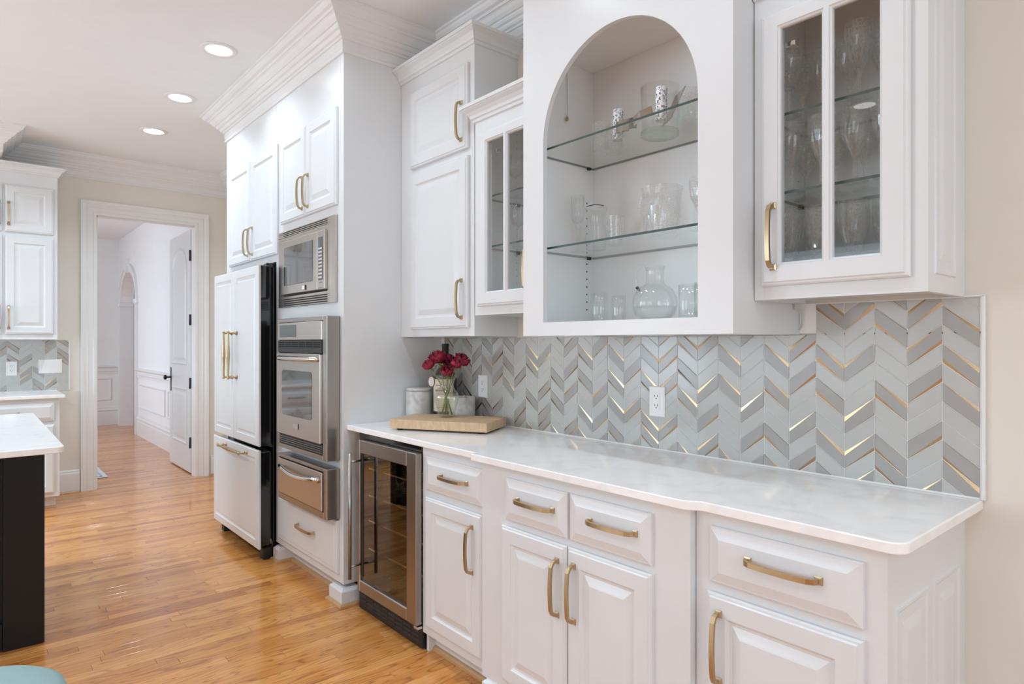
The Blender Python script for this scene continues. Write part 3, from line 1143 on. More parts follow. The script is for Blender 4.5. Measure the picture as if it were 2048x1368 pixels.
MB().box(1.4375, 1.45, 3.148, 3.169, 1.612, 1.925).build('side_gap', 'slot', mw)

# ---------------- wall oven
OX = 1.378
ov = thing('wall_oven', 'stainless single wall oven with bar handle and dark window', 'oven', (1.5, 3.4, .73))
mb = MB()
mb.box(OX, 1.449, 3.050, 3.100, .73, 1.468, bev=.003)
mb.box(OX, 1.449, 3.700, 3.715, .73, 1.468, bev=.003)
mb.box(OX, 1.449, 3.100, 3.700, 1.445, 1.468, bev=.002)
mb.box(OX, 1.449, 3.100, 3.700, .73, .752, bev=.002)
mb.box(1.40, 1.449, 3.100, 3.700, .752, 1.445, mi=1)
mb.build('frame', ['steelv', 'slot'], ov)
MB().box(1.45, 1.95, 3.115, 3.80, .76, 1.43).build('oven_box', 'darkmatte', ov)
cp = MB().box(OX - .006, 1.40, 3.103, 3.697, 1.345, 1.443, bev=.003).build('control_panel', 'steel', ov)
MB().box(OX - .0075, OX - .0058, 3.43, 3.67, 1.362, 1.430, bev=.001).build('display', 'display', cp)
mb = MB()
mb.box(OX - .006, 1.40, 3.103, 3.697, 1.276, 1.342, bev=.002)
vt = mb.build('vent', 'darkmatte', ov)
mb = MB()
for z in (1.306, 1.317, 1.328):
    for k in range(6):
        mb.box(OX - .0068, OX - .0058, 3.115 + k * .097, 3.20 + k * .097, z, z + .006)
mb.build('vent_slot', pmat('vent_black', (.002, .002, .002), .9), vt)
od = MB().box(OX - .014, 1.40, 3.104, 3.697, .812, 1.272, bev=.004).build('door', 'steel', ov)


def rrect(fr2, a0, a1, z0, z1, r, h, n=5):
    pts = []
    for (ca, cz, s0) in ((a0 + r, z0 + r, PI), (a1 - r, z0 + r, 1.5 * PI), (a1 - r, z1 - r, 0), (a0 + r, z1 - r, .5 * PI)):
        for k in range(n + 1):
            t = s0 + (PI / 2) * k / n
            pts.append(fr2(ca + r * math.cos(t), cz + r * math.sin(t), h))
    return pts


g = FX(OX - .014)
mb = MB()
mb.rings([rrect(g, 3.20, 3.615, .925, 1.178, .022, 0), rrect(g, 3.20, 3.615, .925, 1.178, .022, .0015)])
mb.build('window', 'ovenglass', od)
mb = MB()
mb.tube([g(3.125, 1.245, 0), g(3.125, 1.245, .010), g(3.135, 1.245, .018), g(3.16, 1.245, .024), g(3.38, 1.245, .030), g(3.59, 1.245, .024), g(3.615, 1.245, .018), g(3.625, 1.245, .010), g(3.625, 1.245, 0)], .0135, 12, scales=[.9, .95, 1, 1.05, 1.1, 1.05, 1, .95, .9])
mb.build('handle', 'chrome', od)
MB().box(OX - .0155, OX - .0138, 3.385, 3.45, .862, .888, bev=.0005).build('badge', 'chrome', od)
MB().box(OX - .0158, OX - .0138, 3.372, 3.383, .860, .890, bev=.0005).build('badge', 'slot', od)
mb = MB()
mb.box(OX + .003, 1.40, 3.103, 3.697, .754, .806)
lv = mb.build('vent', 'darkmatte', ov)
for z in (.762, .773, .784, .795):
    MB().box(OX - .001, OX + .004, 3.108, 3.692, z, z + .0045).build('louvre', 'black', lv)

# ---------------- warming drawer
wd = thing('warming_drawer', 'stainless warming drawer with curved handle under the wall oven', 'warming drawer', (1.5, 3.4, .44))
mb = MB()
mb.box(OX, 1.449, 3.050, 3.092, .432, .690, bev=.003)
mb.box(OX, 1.449, 3.700, 3.715, .432, .690, bev=.003)
mb.box(OX, 1.449, 3.092, 3.700, .672, .690, bev=.002)
mb.box(OX, 1.449, 3.092, 3.700, .432, .466, bev=.002)
mb.box(1.395, 1.449, 3.092, 3.700, .466, .672, mi=1)
mb.build('frame', ['steelv', 'slot'], wd)
MB().box(1.45, 1.95, 3.115, 3.80, .46, .655).build('drawer_box', 'darkmatte', wd)
dd = MB().box(OX - .008, 1.395, 3.097, 3.696, .471, .667, bev=.003).build('drawer_front', 'steel', wd)
g = FX(OX - .008)
mb = MB()
pts = [g(3.125, .620, 0)] + [g(3.125 + .50 * k / 10, .632 - .020 * (1 - ((k - 5) / 5) ** 2), .014 + .020 * (1 - ((k - 5) / 5) ** 2)) for k in range(11)] + [g(3.625, .620, 0)]
mb.tube(pts, .0125, 12)
mb.build('handle', 'chrome', dd)

# ---------------- beverage cooler
bc = thing('beverage_cooler', 'stainless-framed glass door beverage cooler under the counter', 'beverage cooler', (1.7, 2.64, 0))
mb = MB()
mb.box(1.515, 2.0, 2.350, 2.365, .0, .86)
mb.box(1.515, 2.0, 2.920, 2.935, .0, .86)
mb.box(1.515, 2.0, 2.365, 2.920, .845, .86)
mb.box(1.515, 2.0, 2.365, 2.920, .0, .10)
mb.box(1.985, 2.0, 2.365, 2.920, .10, .845)
mb.build('body', 'darkmatte', bc)
mb = MB()
mb.box(1.496, 1.53, 2.355, 2.93, .838, .882, bev=.003)
mb.build('top_rail', 'black', bc)
dr = MB()
X0, X1 = 1.462, 1.494
dr.box(X0, X1, 2.346, 2.425, .112, .855, bev=.004)
dr.box(X0, X1, 2.862, 2.887, .112, .855, bev=.004)
dr.box(X0, X1, 2.425, 2.862, .790, .855, bev=.004)
dr.box(X0, X1, 2.425, 2.862, .112, .168, bev=.004)
dr = dr.build('door', 'steelv', bc)
MB().box(1.472, 1.476, 2.42, 2.866, .163, .795).build('pane', 'coolglass', dr)
MB().box(1.470, 1.50, 2.838, 2.862, .19, .79).build('door_seal', 'darkmatte', dr)
mb = MB()
mb.tube([(1.402, 2.845, .19), (1.402, 2.845, .80)], .0085, 12, up=(1, 0, 0))
for z in (.25, .756):
    mb.tube([(1.402, 2.845, z), (1.462, 2.850, z)], .0055, 10)
mb.build('handle', 'steelv', dr)
for z in (.30, .44, .565, .70):
    mb = MB()
    mb.box(1.525, 1.530, 2.370, 2.915, z, z + .008)
    for k in range(14):
        mb.box(1.53, 1.98, 2.375 + k * .041, 2.378 + k * .041, z + .002, z + .005)
    mb.build('wire_shelf', 'chrome', bc)
gr = MB().box(1.496, 1.514, 2.352, 2.933, .006, .098, bev=.002).build('grille', 'darkmatte', bc)
mb = MB()
for z in (.028, .048, .068):
    for k in range(8):
        mb.box(1.4945, 1.4965, 2.372 + k * .069, 2.43 + k * .069, z, z + .010)
mb.build('grille_slot', M['slot'], gr)
MB().box(1.468, 1.494, 2.344, 2.375, .096, .108, bev=.002).build('hinge', 'chrome', bc)


# ---------------- base cabinets
def base_cab(nm, label, y0, y1, fx, drawers, doors, solid_side=False):
    t = thing(nm, label, 'cabinet', (1.8, (y0 + y1) / 2, 0))
    mb = MB()
    mb.box(fx, fx + .02, y0, y1, .085, .888)
    mb.box(fx + .02, WX, y0, y0 + .018, .0, .888)
    mb.box(fx + .02, WX, y1 - .018, y1, .0, .888)
    mb.box(fx + .02, WX, y0 + .018, y1 - .018, .10, .118)
    mb.box(WX - .012, WX, y0 + .018, y1 - .018, .118, .888)
    mb.box(fx + .055, fx + .07, y0 + .018, y1 - .018, .0, .10)
    mb.build('body', 'white', t)
    MB().prism([(fx + .037, 0.0), (fx + .055, 0.0), (fx + .055, .018), (fx + .047, .016), (fx + .040, .009)], 'y', y0 + .018, y1 - .018).build('shoe_moulding', 'wood_shoe', t)
    fr2 = FX(fx)
    for (a0, a1, z0, z1, h) in drawers:
        cab_door(t, fr2, a0, a1, z0, z1, h, DRAWER, 'drawer')
    for (a0, a1, z0, z1, h) in doors:
        cab_door(t, fr2, a0, a1, z0, z1, h)
    return t


base_cab('base_cabinet', 'narrow white base cabinet with one drawer, right beside the beverage cooler', 1.895, 2.342, 1.495,
         [(1.905, 2.302, .708, .850, (2.084, .785, 'h'))], [(1.907, 2.302, .125, .677, (1.966, .535, 'v'))])
bm_ = base_cab('base_cabinet', 'wide white base cabinet with two drawers over two doors, stepped forward', .987, 1.893, 1.47,
               [(1.437, 1.745, .704, .851, (1.580, .786, 'h')), (1.107, 1.424, .704, .851, (1.243, .787, 'h'))],
               [(1.437, 1.765, .125, .680, (1.474, .54, 'v')), (1.104, 1.432, .125, .681, (1.400, .542, 'v'))])
plinth(bm_, 1.455, 1.494, 1.765, 1.876)
plinth(bm_, 1.455, 1.494, 1.004, 1.11)
br = base_cab('base_cabinet', 'white end base cabinet with one drawer, nearest, by the beige wall', .515, .985, 1.495,
              [(.560, .938, .706, .852, (.738, .79, 'h'))], [(.559, .944, .125, .680, (.906, .545, 'v'))])
mb = MB()
for a0, a1, z0, z1 in ((1.535, 1.745, .16, .752), (1.785, 1.992, .16, .752)):
    raised(mb, frame_y(.515), a0, a1, z0, z1, [(0, 0), (.003, .0045), (.010, .0045), (.016, .001), (.040, .0015), (.062, .0055), (.065, .006)])
mb.build('side_panel', 'white', br)

# ---------------- countertop
poly = []
for k in range(7):
    t = 1.5 * PI - PI / 2 * k / 6
    poly.append((1.468 + .035 + .035 * math.cos(t), .475 + .035 + .035 * math.sin(t)))
poly += [(1.468, .945)]
for k in range(1, 10):
    u = k / 10
    poly.append((1.468 - .027 * (3 * u * u - 2 * u ** 3), .945 + .05 * u))
poly += [(1.441, 1.0), (1.441, 1.925), (1.445, 1.930), (1.468, 1.930), (1.468, 3.009), (WX - .001, 3.009), (WX - .001, .475)]


def slab(poly, z0, z1, e=.003):
    n = len(poly)
    cx = sum(p[0] for p in poly) / n
    cy = sum(p[1] for p in poly) / n
    area2 = sum(poly[i][0] * poly[(i + 1) % n][1] - poly[(i + 1) % n][0] * poly[i][1] for i in range(n))
    sg = 1 if area2 > 0 else -1

    def off(d):
        out = []
        for i in range(n):
            a, p, b = Vector(poly[i - 1]), Vector(poly[i]), Vector(poly[(i + 1) % n])
            d0 = (p - a).normalized(); d1 = (b - p).normalized()
            n0 = Vector((-d0.y, d0.x)) * sg; n1 = Vector((-d1.y, d1.x)) * sg
            bb = n0 + n1
            bb = bb / max(.5, bb.dot(n0))
            out.append(p + bb * d)
        return out
    m_ = MB()
    lo = []
    for z, d in ((z0, e), (z0 + e * .4, e * .3), (z0 + e, 0), (z1 - e, 0), (z1 - e * .4, e * .3), (z1, e)):
        lo.append([(p.x, p.y, z) for p in off(d)])
    m_.rings(lo)
    return m_


ct = slab(poly, .888, .914).build('countertop', 'quartz')
tag(ct, 'long white quartz countertop with stepped front edge on the base cabinets', 'countertop')

# ---------------- wall cabinets
CC = [(0, 0), (.008, .002), (.011, .010), (.011, .014), (.018, .018), (.022, .030), (.032, .044), (.046, .052), (.050, .054), (.050, .058), (.057, .060), (.058, .074), (0, .074)]


def cab_crown(root, y0, y1, xf, z, left=True, right=True, k=1.0):
    pts = []
    pts += [(WX if right else xf, y0)] if right else []
    pts += [(xf, y0), (xf, y1)]
    pts += [(WX, y1)] if left else []
    m_ = moulding(pts, [(o * k, z + h) for o, h in CC])
    m_.build('crown', 'white', root)


def open_box(root, y0, y1, xf, z0, z1, holes_mb=None, t=.018, inner='white_in'):
    m_ = MB()
    m_.box(xf + .02, WX, y0, y0 + t, z0, z1)
    m_.box(xf + .02, WX, y1 - t, y1, z0, z1)
    m_.box(xf + .02, WX, y0 + t, y1 - t, z1 - t, z1)
    return m_


# pantry-style closed wall cabinet
pc = thing('wall_cabinet', 'white closed two-door wall cabinet with crown, beside the oven tower', 'cabinet', (1.9, 2.68, 1.362))
mb = open_box(pc, 2.358, 3.008, 1.785, 1.362, 2.785)
mb.box(1.785, 1.805, 2.358, 3.008, 1.362, 2.785)
mb.box(1.805, WX, 2.376, 2.99, 1.362, 1.38)
mb.box(2.03, WX, 2.376, 2.99, 1.38, 2.767)
mb.build('body', 'white', pc)
cab_crown(pc, 2.358, 3.008, 1.785, 2.714, left=False)
f = FX(1.784)
cab_door(pc, f, 2.394, 2.898, 2.240, 2.640, (2.434, 2.372, 'v'))
cab_door(pc, f, 2.392, 2.898, 1.400, 2.206, (2.432, 1.537, 'v'))


def glass_shelf(root, x0, x1, y0, y1, z):
    m_ = MB()
    m_.box(x0, x1, y0, y1, z - .008, z)
    # front and back edges get the green edge material
    m_.mi[0] = 1
    o = m_.build('glass_shelf', ['shelfglass', 'shelfedge'], root, fix=False)
    for p in o.data.polygons:
        n = p.normal
        p.material_index = 1 if abs(n.z) < .5 else 0
    return o


def shelf_pins(root, y, x, zs):
    m_ = MB()
    for z in zs:
        m_.box(x - .003, x + .003, y - .0005, y + .001, z - .003, z + .003)
    m_.build('pin_hole', 'slot', root)


def glass_cabinet(label, y0, y1, door, wins, handle, left, right):
    t = thing('glass_cabinet', label, 'cabinet', (1.9, (y0 + y1) / 2, 1.455))
    xf = 1.755
    mb = open_box(t, y0, y1, xf, 1.455, 2.39)
    wy0 = min(w_[0] for w_ in wins) - .006
    wy1 = max(w_[1] for w_ in wins) + .006
    mb.box(xf, xf + .02, y0, wy0, 1.455, 2.39)
    mb.box(xf, xf + .02, wy1, y1, 1.455, 2.39)
    mb.box(xf, xf + .02, wy0, wy1, 1.455, 1.540)
    mb.box(xf, xf + .02, wy0, wy1, 2.235, 2.39)
    mb.box(xf + .02, WX, y0 + .018, y1 - .018, 1.468, 1.482)
    mb.box(2.036, WX, y0 + .018, y1 - .018, 1.482, 2.372)
    mb.build('body', 'white', t)
    il = MB()
    il.box(1.782, 2.0345, y0 + .0182, y0 + .0195, 1.483, 2.371)
    il.box(1.782, 2.0345, y1 - .0190, y1 - .0182, 1.483, 2.371)
    il.box(2.0335, 2.0350, y0 + .020, y1 - .020, 1.483, 2.371)
    il.box(1.782, 2.033, y0 + .020, y1 - .020, 2.3695, 2.3712)
    il.build('interior_lining', 'white_in', t)  # added pale sheets that bounce light around behind the glass door
    cab_crown(t, y0, y1, xf, 2.326, left, right, .95)
    # door with two lights
    X0 = xf - .0005
    d = MB()
    a0, a1 = door
    z0, z1 = 1.493, 2.268
    wz0, wz1 = 1.558, 2.217
    # outer lip ring
    g = FX(X0)
    lip = [(0, 0), (0, .011), (.004, .015), (.009, .0155), (.012, .0195)]
    d.rings([[g(a0 + i, z0 + i, h), g(a1 - i, z0 + i, h), g(a1 - i, z1 - i, h), g(a0 + i, z1 - i, h)] for i, h in lip], cap0=False, cap1=False)
    e = .012
    W = sorted(wins)
    def bx(ya, yb, za, zb):
        d.box(X0 - .0195, X0 - .001, ya, yb, za, zb)
    bx(a0 + e, W[0][0] - .008, z0 + e, z1 - e)
    bx(W[-1][1] + .008, a1 - e, z0 + e, z1 - e)
    bx(W[0][0] - .008, W[-1][1] + .008, z0 + e, wz0 - .008)
    bx(W[0][0] - .008, W[-1][1] + .008, wz1 + .008, z1 - e)
    bx(W[0][1] + .008, W[1][0] - .008, wz0 - .008, wz1 + .008)
    for (b0, b1) in W:
        st = [(-.008, .0195), (-.006, .016), (-.002, .014), (0, .010), (0, .002)]
        d.rings([[g(b0 + i, wz0 + i, h), g(b1 - i, wz0 + i, h), g(b1 - i, wz1 - i, h), g(b0 + i, wz1 - i, h)] for i, h in st], cap0=False, cap1=False)
    d = d.build('door', 'white', t, fix=False)
    for (b0, b1) in W:
        MB().box(X0 - .008, X0 - .005, b0 - .003, b1 + .003, wz0 - .003, wz1 + .003).build('pane', 'pane', d)
    pull(FX(X0 - .019), handle[0], handle[1], .19, 'v').build('handle', 'brass', d)
    for z in (1.766, 1.991):
        glass_shelf(t, 1.785, 2.030, y0 + .020, y1 - .020, z)
    shelf_pins(t, y1 - .0185, 1.99, [1.55 + .032 * k for k in range(26)])
    for z in (1.756, 1.981):
        MB().box(1.985, 2.0, y1 - .032, y1 - .018, z - .006, z + .001).build('shelf_clip', 'slot', t)
    for z in (1.555, 2.18):
        MB().box(1.775, 1.80, wy1 + .0, wy1 - .03, z - .008, z + .008, bev=.002).build('cup_hinge', 'chrome', t)
    return t


glass_cabinet('white glass-door wall cabinet with two lights, left of the arched cabinet', 1.865, 2.312, (1.902, 2.282), ((1.955, 2.067), (2.097, 2.209)), (1.925, 1.63), True, False)
glass_cabinet('white glass-door wall cabinet full of crystal, right of the arched cabinet', .516, .960, (.551, .933), ((.619, .732), (.762, .874)), (.894, 1.632), False, True)
rgc = [o for o in C.objects if o.name.startswith('glass_cabinet') and o.type == 'EMPTY'][-1]
mb = MB()
raised(mb, frame_y(.516), 1.80, 1.965, 1.50, 2.27, [(0, 0), (.003, .004), (.010, .004), (.016, .0005), (.034, .001), (.05, .005), (.053, .0055)])
mb.build('side_panel', 'white', rgc)

# arched open cabinet
aw = thing('arched_cabinet', 'white open display cabinet with arched opening and glass shelves', 'cabinet', (1.85, 1.41, 1.357))
XF = 1.642
AY0, AY1, AB, AT = .963, 1.855, 1.357, 2.93
mb = MB()
mb.box(XF, WX, AY0, AY0 + .014, AB, AT)
mb.box(XF, WX, AY1 - .014, AY1, AB, AT)
mb.box(XF + .02, WX, AY0 + .014, AY1 - .014, AB, AB + .018)
mb.box(XF + .02, WX, AY0 + .014, AY1 - .014, 1.388, 1.402)
mb.box(2.03, WX, AY0 + .014, AY1 - .014, AB + .018, AT)
mb.box(XF + .02, 2.03, AY0 + .014, AY1 - .014, 2.48, 2.50)
mb.box(XF, XF + .02, AY0 + .014, 1.077, AB, AT)
mb.box(XF, XF + .02, 1.743, AY1 - .014, AB, AT)
mb.box(XF, XF + .02, 1.077, 1.743, AB, 1.407)
r = .333
n = 40
for i in range(n):
    t0, t1 = PI * i / n, PI * (i + 1) / n
    p0 = (1.41 + r * math.cos(t0), 2.072 + r * math.sin(t0))
    p1 = (1.41 + r * math.cos(t1), 2.072 + r * math.sin(t1))
    mb.prism([p0, (p0[0], AT), (p1[0], AT), p1], 'x', XF, XF + .02)
mb.build('body', 'white', aw)
il = MB()
il.box(XF + .022, 2.029, AY1 - .0155, AY1 - .0142, 1.403, 2.479)
il.box(XF + .022, 2.029, AY0 + .0142, AY0 + .0155, 1.403, 2.479)
il.box(2.0285, 2.0299, AY0 + .016, AY1 - .016, 1.403, 2.479)
il.box(XF + .022, 2.028, AY0 + .016, AY1 - .016, 2.4775, 2.4795)
il.build('interior_lining', 'white_in', aw)  # sheets paler than the body, to brighten the inside of the arch
cab_crown(aw, AY0, AY1, XF, 2.86, True, True)
for z in (2.072, 1.694):
    glass_shelf(aw, 1.68, 2.026, AY0 + .017, AY1 - .017, z)
    MB().box(1.985, 2.0, AY1 - .028, AY1 - .016, z - .014, z - .008).build('shelf_clip', 'slot', aw)
shelf_pins(aw, AY1 - .0160, 1.985, [1.47 + .032 * k for k in range(9)] + [1.79 + .032 * k for k in range(5)])

# hanging cord inside the arch
mb = MB()
mb.tube([(1.86, 1.834, 2.47), (1.862, 1.832, 2.36), (1.858, 1.830, 2.25)], .0012, 6, up=(1, 0, 0))
cd = mb.build('light_cord', 'wall_pipe')
tag(cd, 'thin pull cord hanging inside the arched cabinet', 'cord')
MB().lathe([(.001, 0), (.006, .003), (.006, .012), (.002, .020), (.001, .020)], 1.858, 1.830, 2.233, 10).build('wooden_bead', 'brass', cd)
# clear cable clips under the cabinets
for (y_, lab) in ((.955, 'clear lighting cable stapled beneath the right glass cabinet'), (1.862, 'clear lighting cable stapled beneath the left glass cabinet')):
    mb = MB()
    s_ = -1 if y_ < 1 else 1
    mb.tube([(2.00, y_ + s_ * .006, 1.445), (2.02, y_ + s_ * .008, 1.435), (2.03, y_ + s_ * .006, 1.41), (2.025, y_ + s_ * .006, 1.38), (2.01, y_ + s_ * .006, 1.37)], .003, 6, up=(0, 1, 0))
    mb.box(1.99, 2.0, y_ + s_ * .002, y_ + s_ * .016, 1.436, 1.454)
    tag(mb.build('cable', 'wall_pipe'), lab, 'cable')

# ================================================================== BACKSPLASH
GREY = {0: [0, 2, 4, 7, 8], 1: [-1, 1, 3, 6, 9], 2: [-2, 0, 4, 7, 8], 3: [-1, 2, 5, 7, 9], 4: [-1, 2, 4, 7, 9], 5: [1, 3, 6, 8], 6: [2, 4, 7, 9], 7: [0, 5, 7, 9],
        8: [2, 4, 9], 9: [1, 4, 6, 8], 10: [1, 3, 5, 9], 11: [0, 2, 4, 7, 9], 12: [2, 4, 7, 8], 13: [0, 3, 6, 9], 14: [2, 4, 6, 8], 15: [1, 5, 7, 9], 16: [2, 4, 7, 9],
        17: [1, 3, 5, 8, 9], 18: [0, 4, 6, 9], 19: [2, 5, 7, 8], 20: [2, 3, 6, 9], 21: [0, 4, 7, 8], 22: [1, 3, 5], 23: [0, 2, 4, 7], 24: [1, 3, 7, 8], 25: [2, 4, 7],
        26: [1, 3, 6], 27: [0, 3, 5, 8], 28: [1, 2, 4, 7], 29: [2, 5, 8]}


def clip(poly, z, keep_above):
    out = []
    n = len(poly)
    for i in range(n):
        a, b = poly[i], poly[(i + 1) % n]
        ia = (a[1] >= z) == keep_above or abs(a[1] - z) < 1e-9
        ib = (b[1] >= z) == keep_above or abs(b[1] - z) < 1e-9
        if ia:
            out.append(a)
        if ia != ib:
            t = (z - a[1]) / (b[1] - a[1])
            out.append((a[0] + (b[0] - a[0]) * t, z))
    return out


PITCH, CW, DROP = .0529, .086, .065
GR = .0011


def inset_convex(poly, d):
    n = len(poly)
    cx = sum(p[0] for p in poly) / n
    cy = sum(p[1] for p in poly) / n
    out = []
    for i in range(n):
        a, p, b = Vector(poly[i - 1]), Vector(poly[i]), Vector(poly[(i + 1) % n])
        if (p - a).length < 1e-6 or (b - p).length < 1e-6:
            out.append(tuple(p)); continue
        d0 = (p - a).normalized(); d1 = (b - p).normalized()
        n0 = Vector((-d0.y, d0.x)); n1 = Vector((-d1.y, d1.x))
        c_ = Vector((cx, cy))
        if n0.dot(c_ - p) < 0: n0 = -n0
        if n1.dot(c_ - p) < 0: n1 = -n1
        bb = n0 + n1
        if bb.dot(n0) < .25:
            out.append(tuple(p + (c_ - p) * .05)); continue
        bb = bb / bb.dot(n0)
        q = p + bb * d
        out.append(tuple(q))
    return out


def tile_mesh(mb, fr2, lo, hi, a0, a1, zt0, zt1, grey, rg):
    """parallelogram: at a0 top = zt0, at a1 top = zt1; the peak side is the higher one"""
    A0, A1 = a0 + GR, a1 - GR
    full = [(A0, zt0 - PITCH + GR), (A1, zt1 - PITCH + GR), (A1, zt1 - GR), (A0, zt0 - GR)]

    def clipped(p):
        p = clip(p, lo, True)
        if len(p) > 2:
            p = clip(p, hi, False)
        return p
    c_ = clipped(full)
    if len(c_) < 3:
        return False
    ys = [p[1] for p in c_]
    if max(ys) - min(ys) < .004:
        return False
    T = .0065
    if not grey:
        inn = inset_convex(c_, .0010)
        mb.rings([[fr2(a, z, 0) for a, z in c_], [fr2(a, z, T - .0010) for a, z in c_], [fr2(a, z, T) for a, z in inn]], 0)
        return True
    # grey tile: flat grey centre with gold wedge facets along the top and the bottom
    peak0 = zt0 > zt1
    kind = rg.random()
    wt = rg.uniform(.008, .0135) if kind < .72 else .0015
    wb = rg.uniform(.008, .0135) if (kind > .35) else .0015
    b0, b1 = full[0][1], full[1][1]
    t1, t0 = full[2][1], full[3][1]
    s0 = .0007
    if peak0:
        tz0, tz1 = t0 - s0, t1 - wt
        bz0, bz1 = b0 + wb, b1 + s0
    else:
        tz0, tz1 = t0 - wt, t1 - s0
        bz0, bz1 = b0 + s0, b1 + wb
    mb.rings([[fr2(a, z, 0) for a, z in c_], [fr2(a, z, T - .0014) for a, z in c_]], 1, True, True)
    core = clipped([(A0, bz0), (A1, bz1), (A1, tz1), (A0, tz0)])
    if len(core) > 2:
        mb.rings([[fr2(a, z, T - .0016) for a, z in core], [fr2(a, z, T) for a, z in core]], 1)
    for quad, up in (([(A0, tz0), (A1, tz1), (A1, t1), (A0, t0)], True), ([(A0, b0), (A1, b1), (A1, bz1), (A0, bz0)], False)):
        q = clipped(quad)
        if len(q) < 3:
            continue
        pts = []
        for a, z in q:
            u = (a - A0) / (A1 - A0)
            inner = (tz0 + (tz1 - tz0) * u) if up else (bz0 + (bz1 - bz0) * u)
            outer = (t0 + (t1 - t0) * u) if up else (b0 + (b1 - b0) * u)
            dd_ = abs(z - outer) / max(1e-5, abs(inner - outer))
            pts.append(fr2(a, z, T - .00125 + .0012 * min(1, dd_)))
        mb.add(pts, [tuple(range(len(pts)))], 2)
    return True


bs = MB().box(2.0414, WX, .470, 3.008, .9145, 1.3565).box(2.0414, WX, .470, .962, 1.361, 1.456).build('tile_backsplash', 'grout')
tag(bs, 'chevron glass tile backsplash with gold-edged grey pieces above the long counter', 'backsplash')
mb = MB()
mb.box(2.036, WX, .468, .478, .9145, 1.4575, bev=.002)
mb.box(2.036, 2.0468, .468, .516, 1.4535, 1.4590, bev=.001)
mb.build('edge_strip', 'trim', bs)
rg = random.Random(3)
ntile = 0
stuff = MB()
OUTL = [(1.482, 1.554, 1.044, 1.162), (2.581, 2.655, 1.046, 1.163)]
for k in range(29):
    a0 = .480 + CW * k
    a1 = a0 + CW
    hi = 1.4525 if a1 < .97 else 1.3562
    for n in range(-3, 11):
        peak = 1.4339 - PITCH * n
        if k % 2 == 0:
            z0_, z1_ = peak - DROP, peak      # a1 (larger Y) is the peak
        else:
            z0_, z1_ = peak, peak - DROP
        grey = n in GREY.get(k, [])
        over = ntile >= 288 or k >= 26
        m_ = stuff if over else MB()
        if tile_mesh(m_, FX(2.0462), .9205, hi, a0, a1, z0_, z1_, grey, rg):
            if not over:
                ntile += 1
                m_.build('tile', ['tilew', 'tileg', 'gold'], bs)
st = stuff.build('tile', ['tilew', 'tileg', 'gold'], bs)
st['kind'] = 'stuff'


def outlet(fr2, a0, a1, z0, z1, label, kind='outlet', gangs=1):
    t = thing('wall_' + kind, label, kind, fr2((a0 + a1) / 2, (z0 + z1) / 2, 0))
    m_ = MB()
    m_.rings([[fr2(a0 + i, z0 + i, h), fr2(a1 - i, z0 + i, h), fr2(a1 - i, z1 - i, h), fr2(a0 + i, z1 - i, h)] for i, h in ((0, 0), (0, .003), (.003, .006))])
    m_.build('cover_plate', 'plate', t)
    if kind == 'outlet':
        ca = (a0 + a1) / 2
        cz = (z0 + z1) / 2
        d_ = MB()
        d_.rings([[fr2(ca - .017 + i, cz - .034 + i, h), fr2(ca + .017 - i, cz - .034 + i, h), fr2(ca + .017 - i, cz + .034 - i, h), fr2(ca - .017 + i, cz + .034 - i, h)] for i, h in ((0, .006), (0, .0075), (.001, .0082))])
        d_ = d_.build('receptacle', 'plate', t)
        s_ = MB()
        for sg in (-1, 1):
            zc = cz + sg * .018
            for (da, dz, w_, h_) in ((-.006, .004, .0012, .004), (.006, .004, .0012, .0035), (0, -.006, .0022, .0022)):
                p0 = [(ca + da - w_, zc + dz - h_), (ca + da + w_, zc + dz - h_), (ca + da + w_, zc + dz + h_), (ca + da - w_, zc + dz + h_)]
                s_.rings([[fr2(a, z, .0080) for a, z in p0], [fr2(a, z, .0086) for a, z in p0]])
        s_.build('slot', 'slot', d_)
    else:
        wdt = (a1 - a0) / gangs
        for gi in range(gangs):
            ca = a0 + wdt * (gi + .5)
            cz = (z0 + z1) / 2
            d_ = MB()
            d_.rings([[fr2(ca - .016, cz - .034, .005), fr2(ca + .016, cz - .034, .005), fr2(ca + .016, cz + .034, .005), fr2(ca - .016, cz + .034, .005)],
                      [fr2(ca - .016, cz - .034, .0065), fr2(ca + .016, cz - .034, .0065), fr2(ca + .016, cz + .034, .0095), fr2(ca - .016, cz + .034, .0095)]])
            d_.build('rocker', 'plate', t)
    return t


outlet(FX(2.0395), *OUTL[0], 'white duplex outlet on the tile backsplash, near the middle of the counter')
outlet(FX(2.0395), *OUTL[1], 'white duplex outlet on the tile backsplash, right behind the cutting board')

# ================================================================== FAR LEFT KITCHEN
FYW = FAR
lb = MB().box(-1.6, .689, FAR - .0088, FAR - .0002, .914, 1.357).build('tile_backsplash', 'grout')
tag(lb, 'small chevron tile backsplash on the far wall between its cabinets and counter', 'backsplash')
MB().box(.684, .694, FAR - .012, FAR - .0002, .914, 1.357, bev=.001).build('edge_strip', 'trim', lb)
stuff = MB()
for k in range(26):
    a1 = .684 - CW * k
    a0 = a1 - CW
    for n in range(-2, 11):
        peak = 1.40 - PITCH * n
        z0_, z1_ = (peak, peak - DROP) if k % 2 == 0 else (peak - DROP, peak)
        grey = ((n * 7 + k * 5) % 9) in (0, 3, 5)
        over = k > 8
        m_ = stuff if over else MB()
        if tile_mesh(m_, frame_y(FAR - .004), .918, 1.355, a0, a1, z0_, z1_, grey, rg):
            if not over:
                m_.build('tile', ['tilew', 'tileg', 'gold'], lb)
st = stuff.build('tile', ['tilew', 'tileg', 'gold'], lb)
st['kind'] = 'stuff'
outlet(frame_y(FAR - .0108), .249, .322, 1.052, 1.172, 'white duplex outlet on the small far wall backsplash')
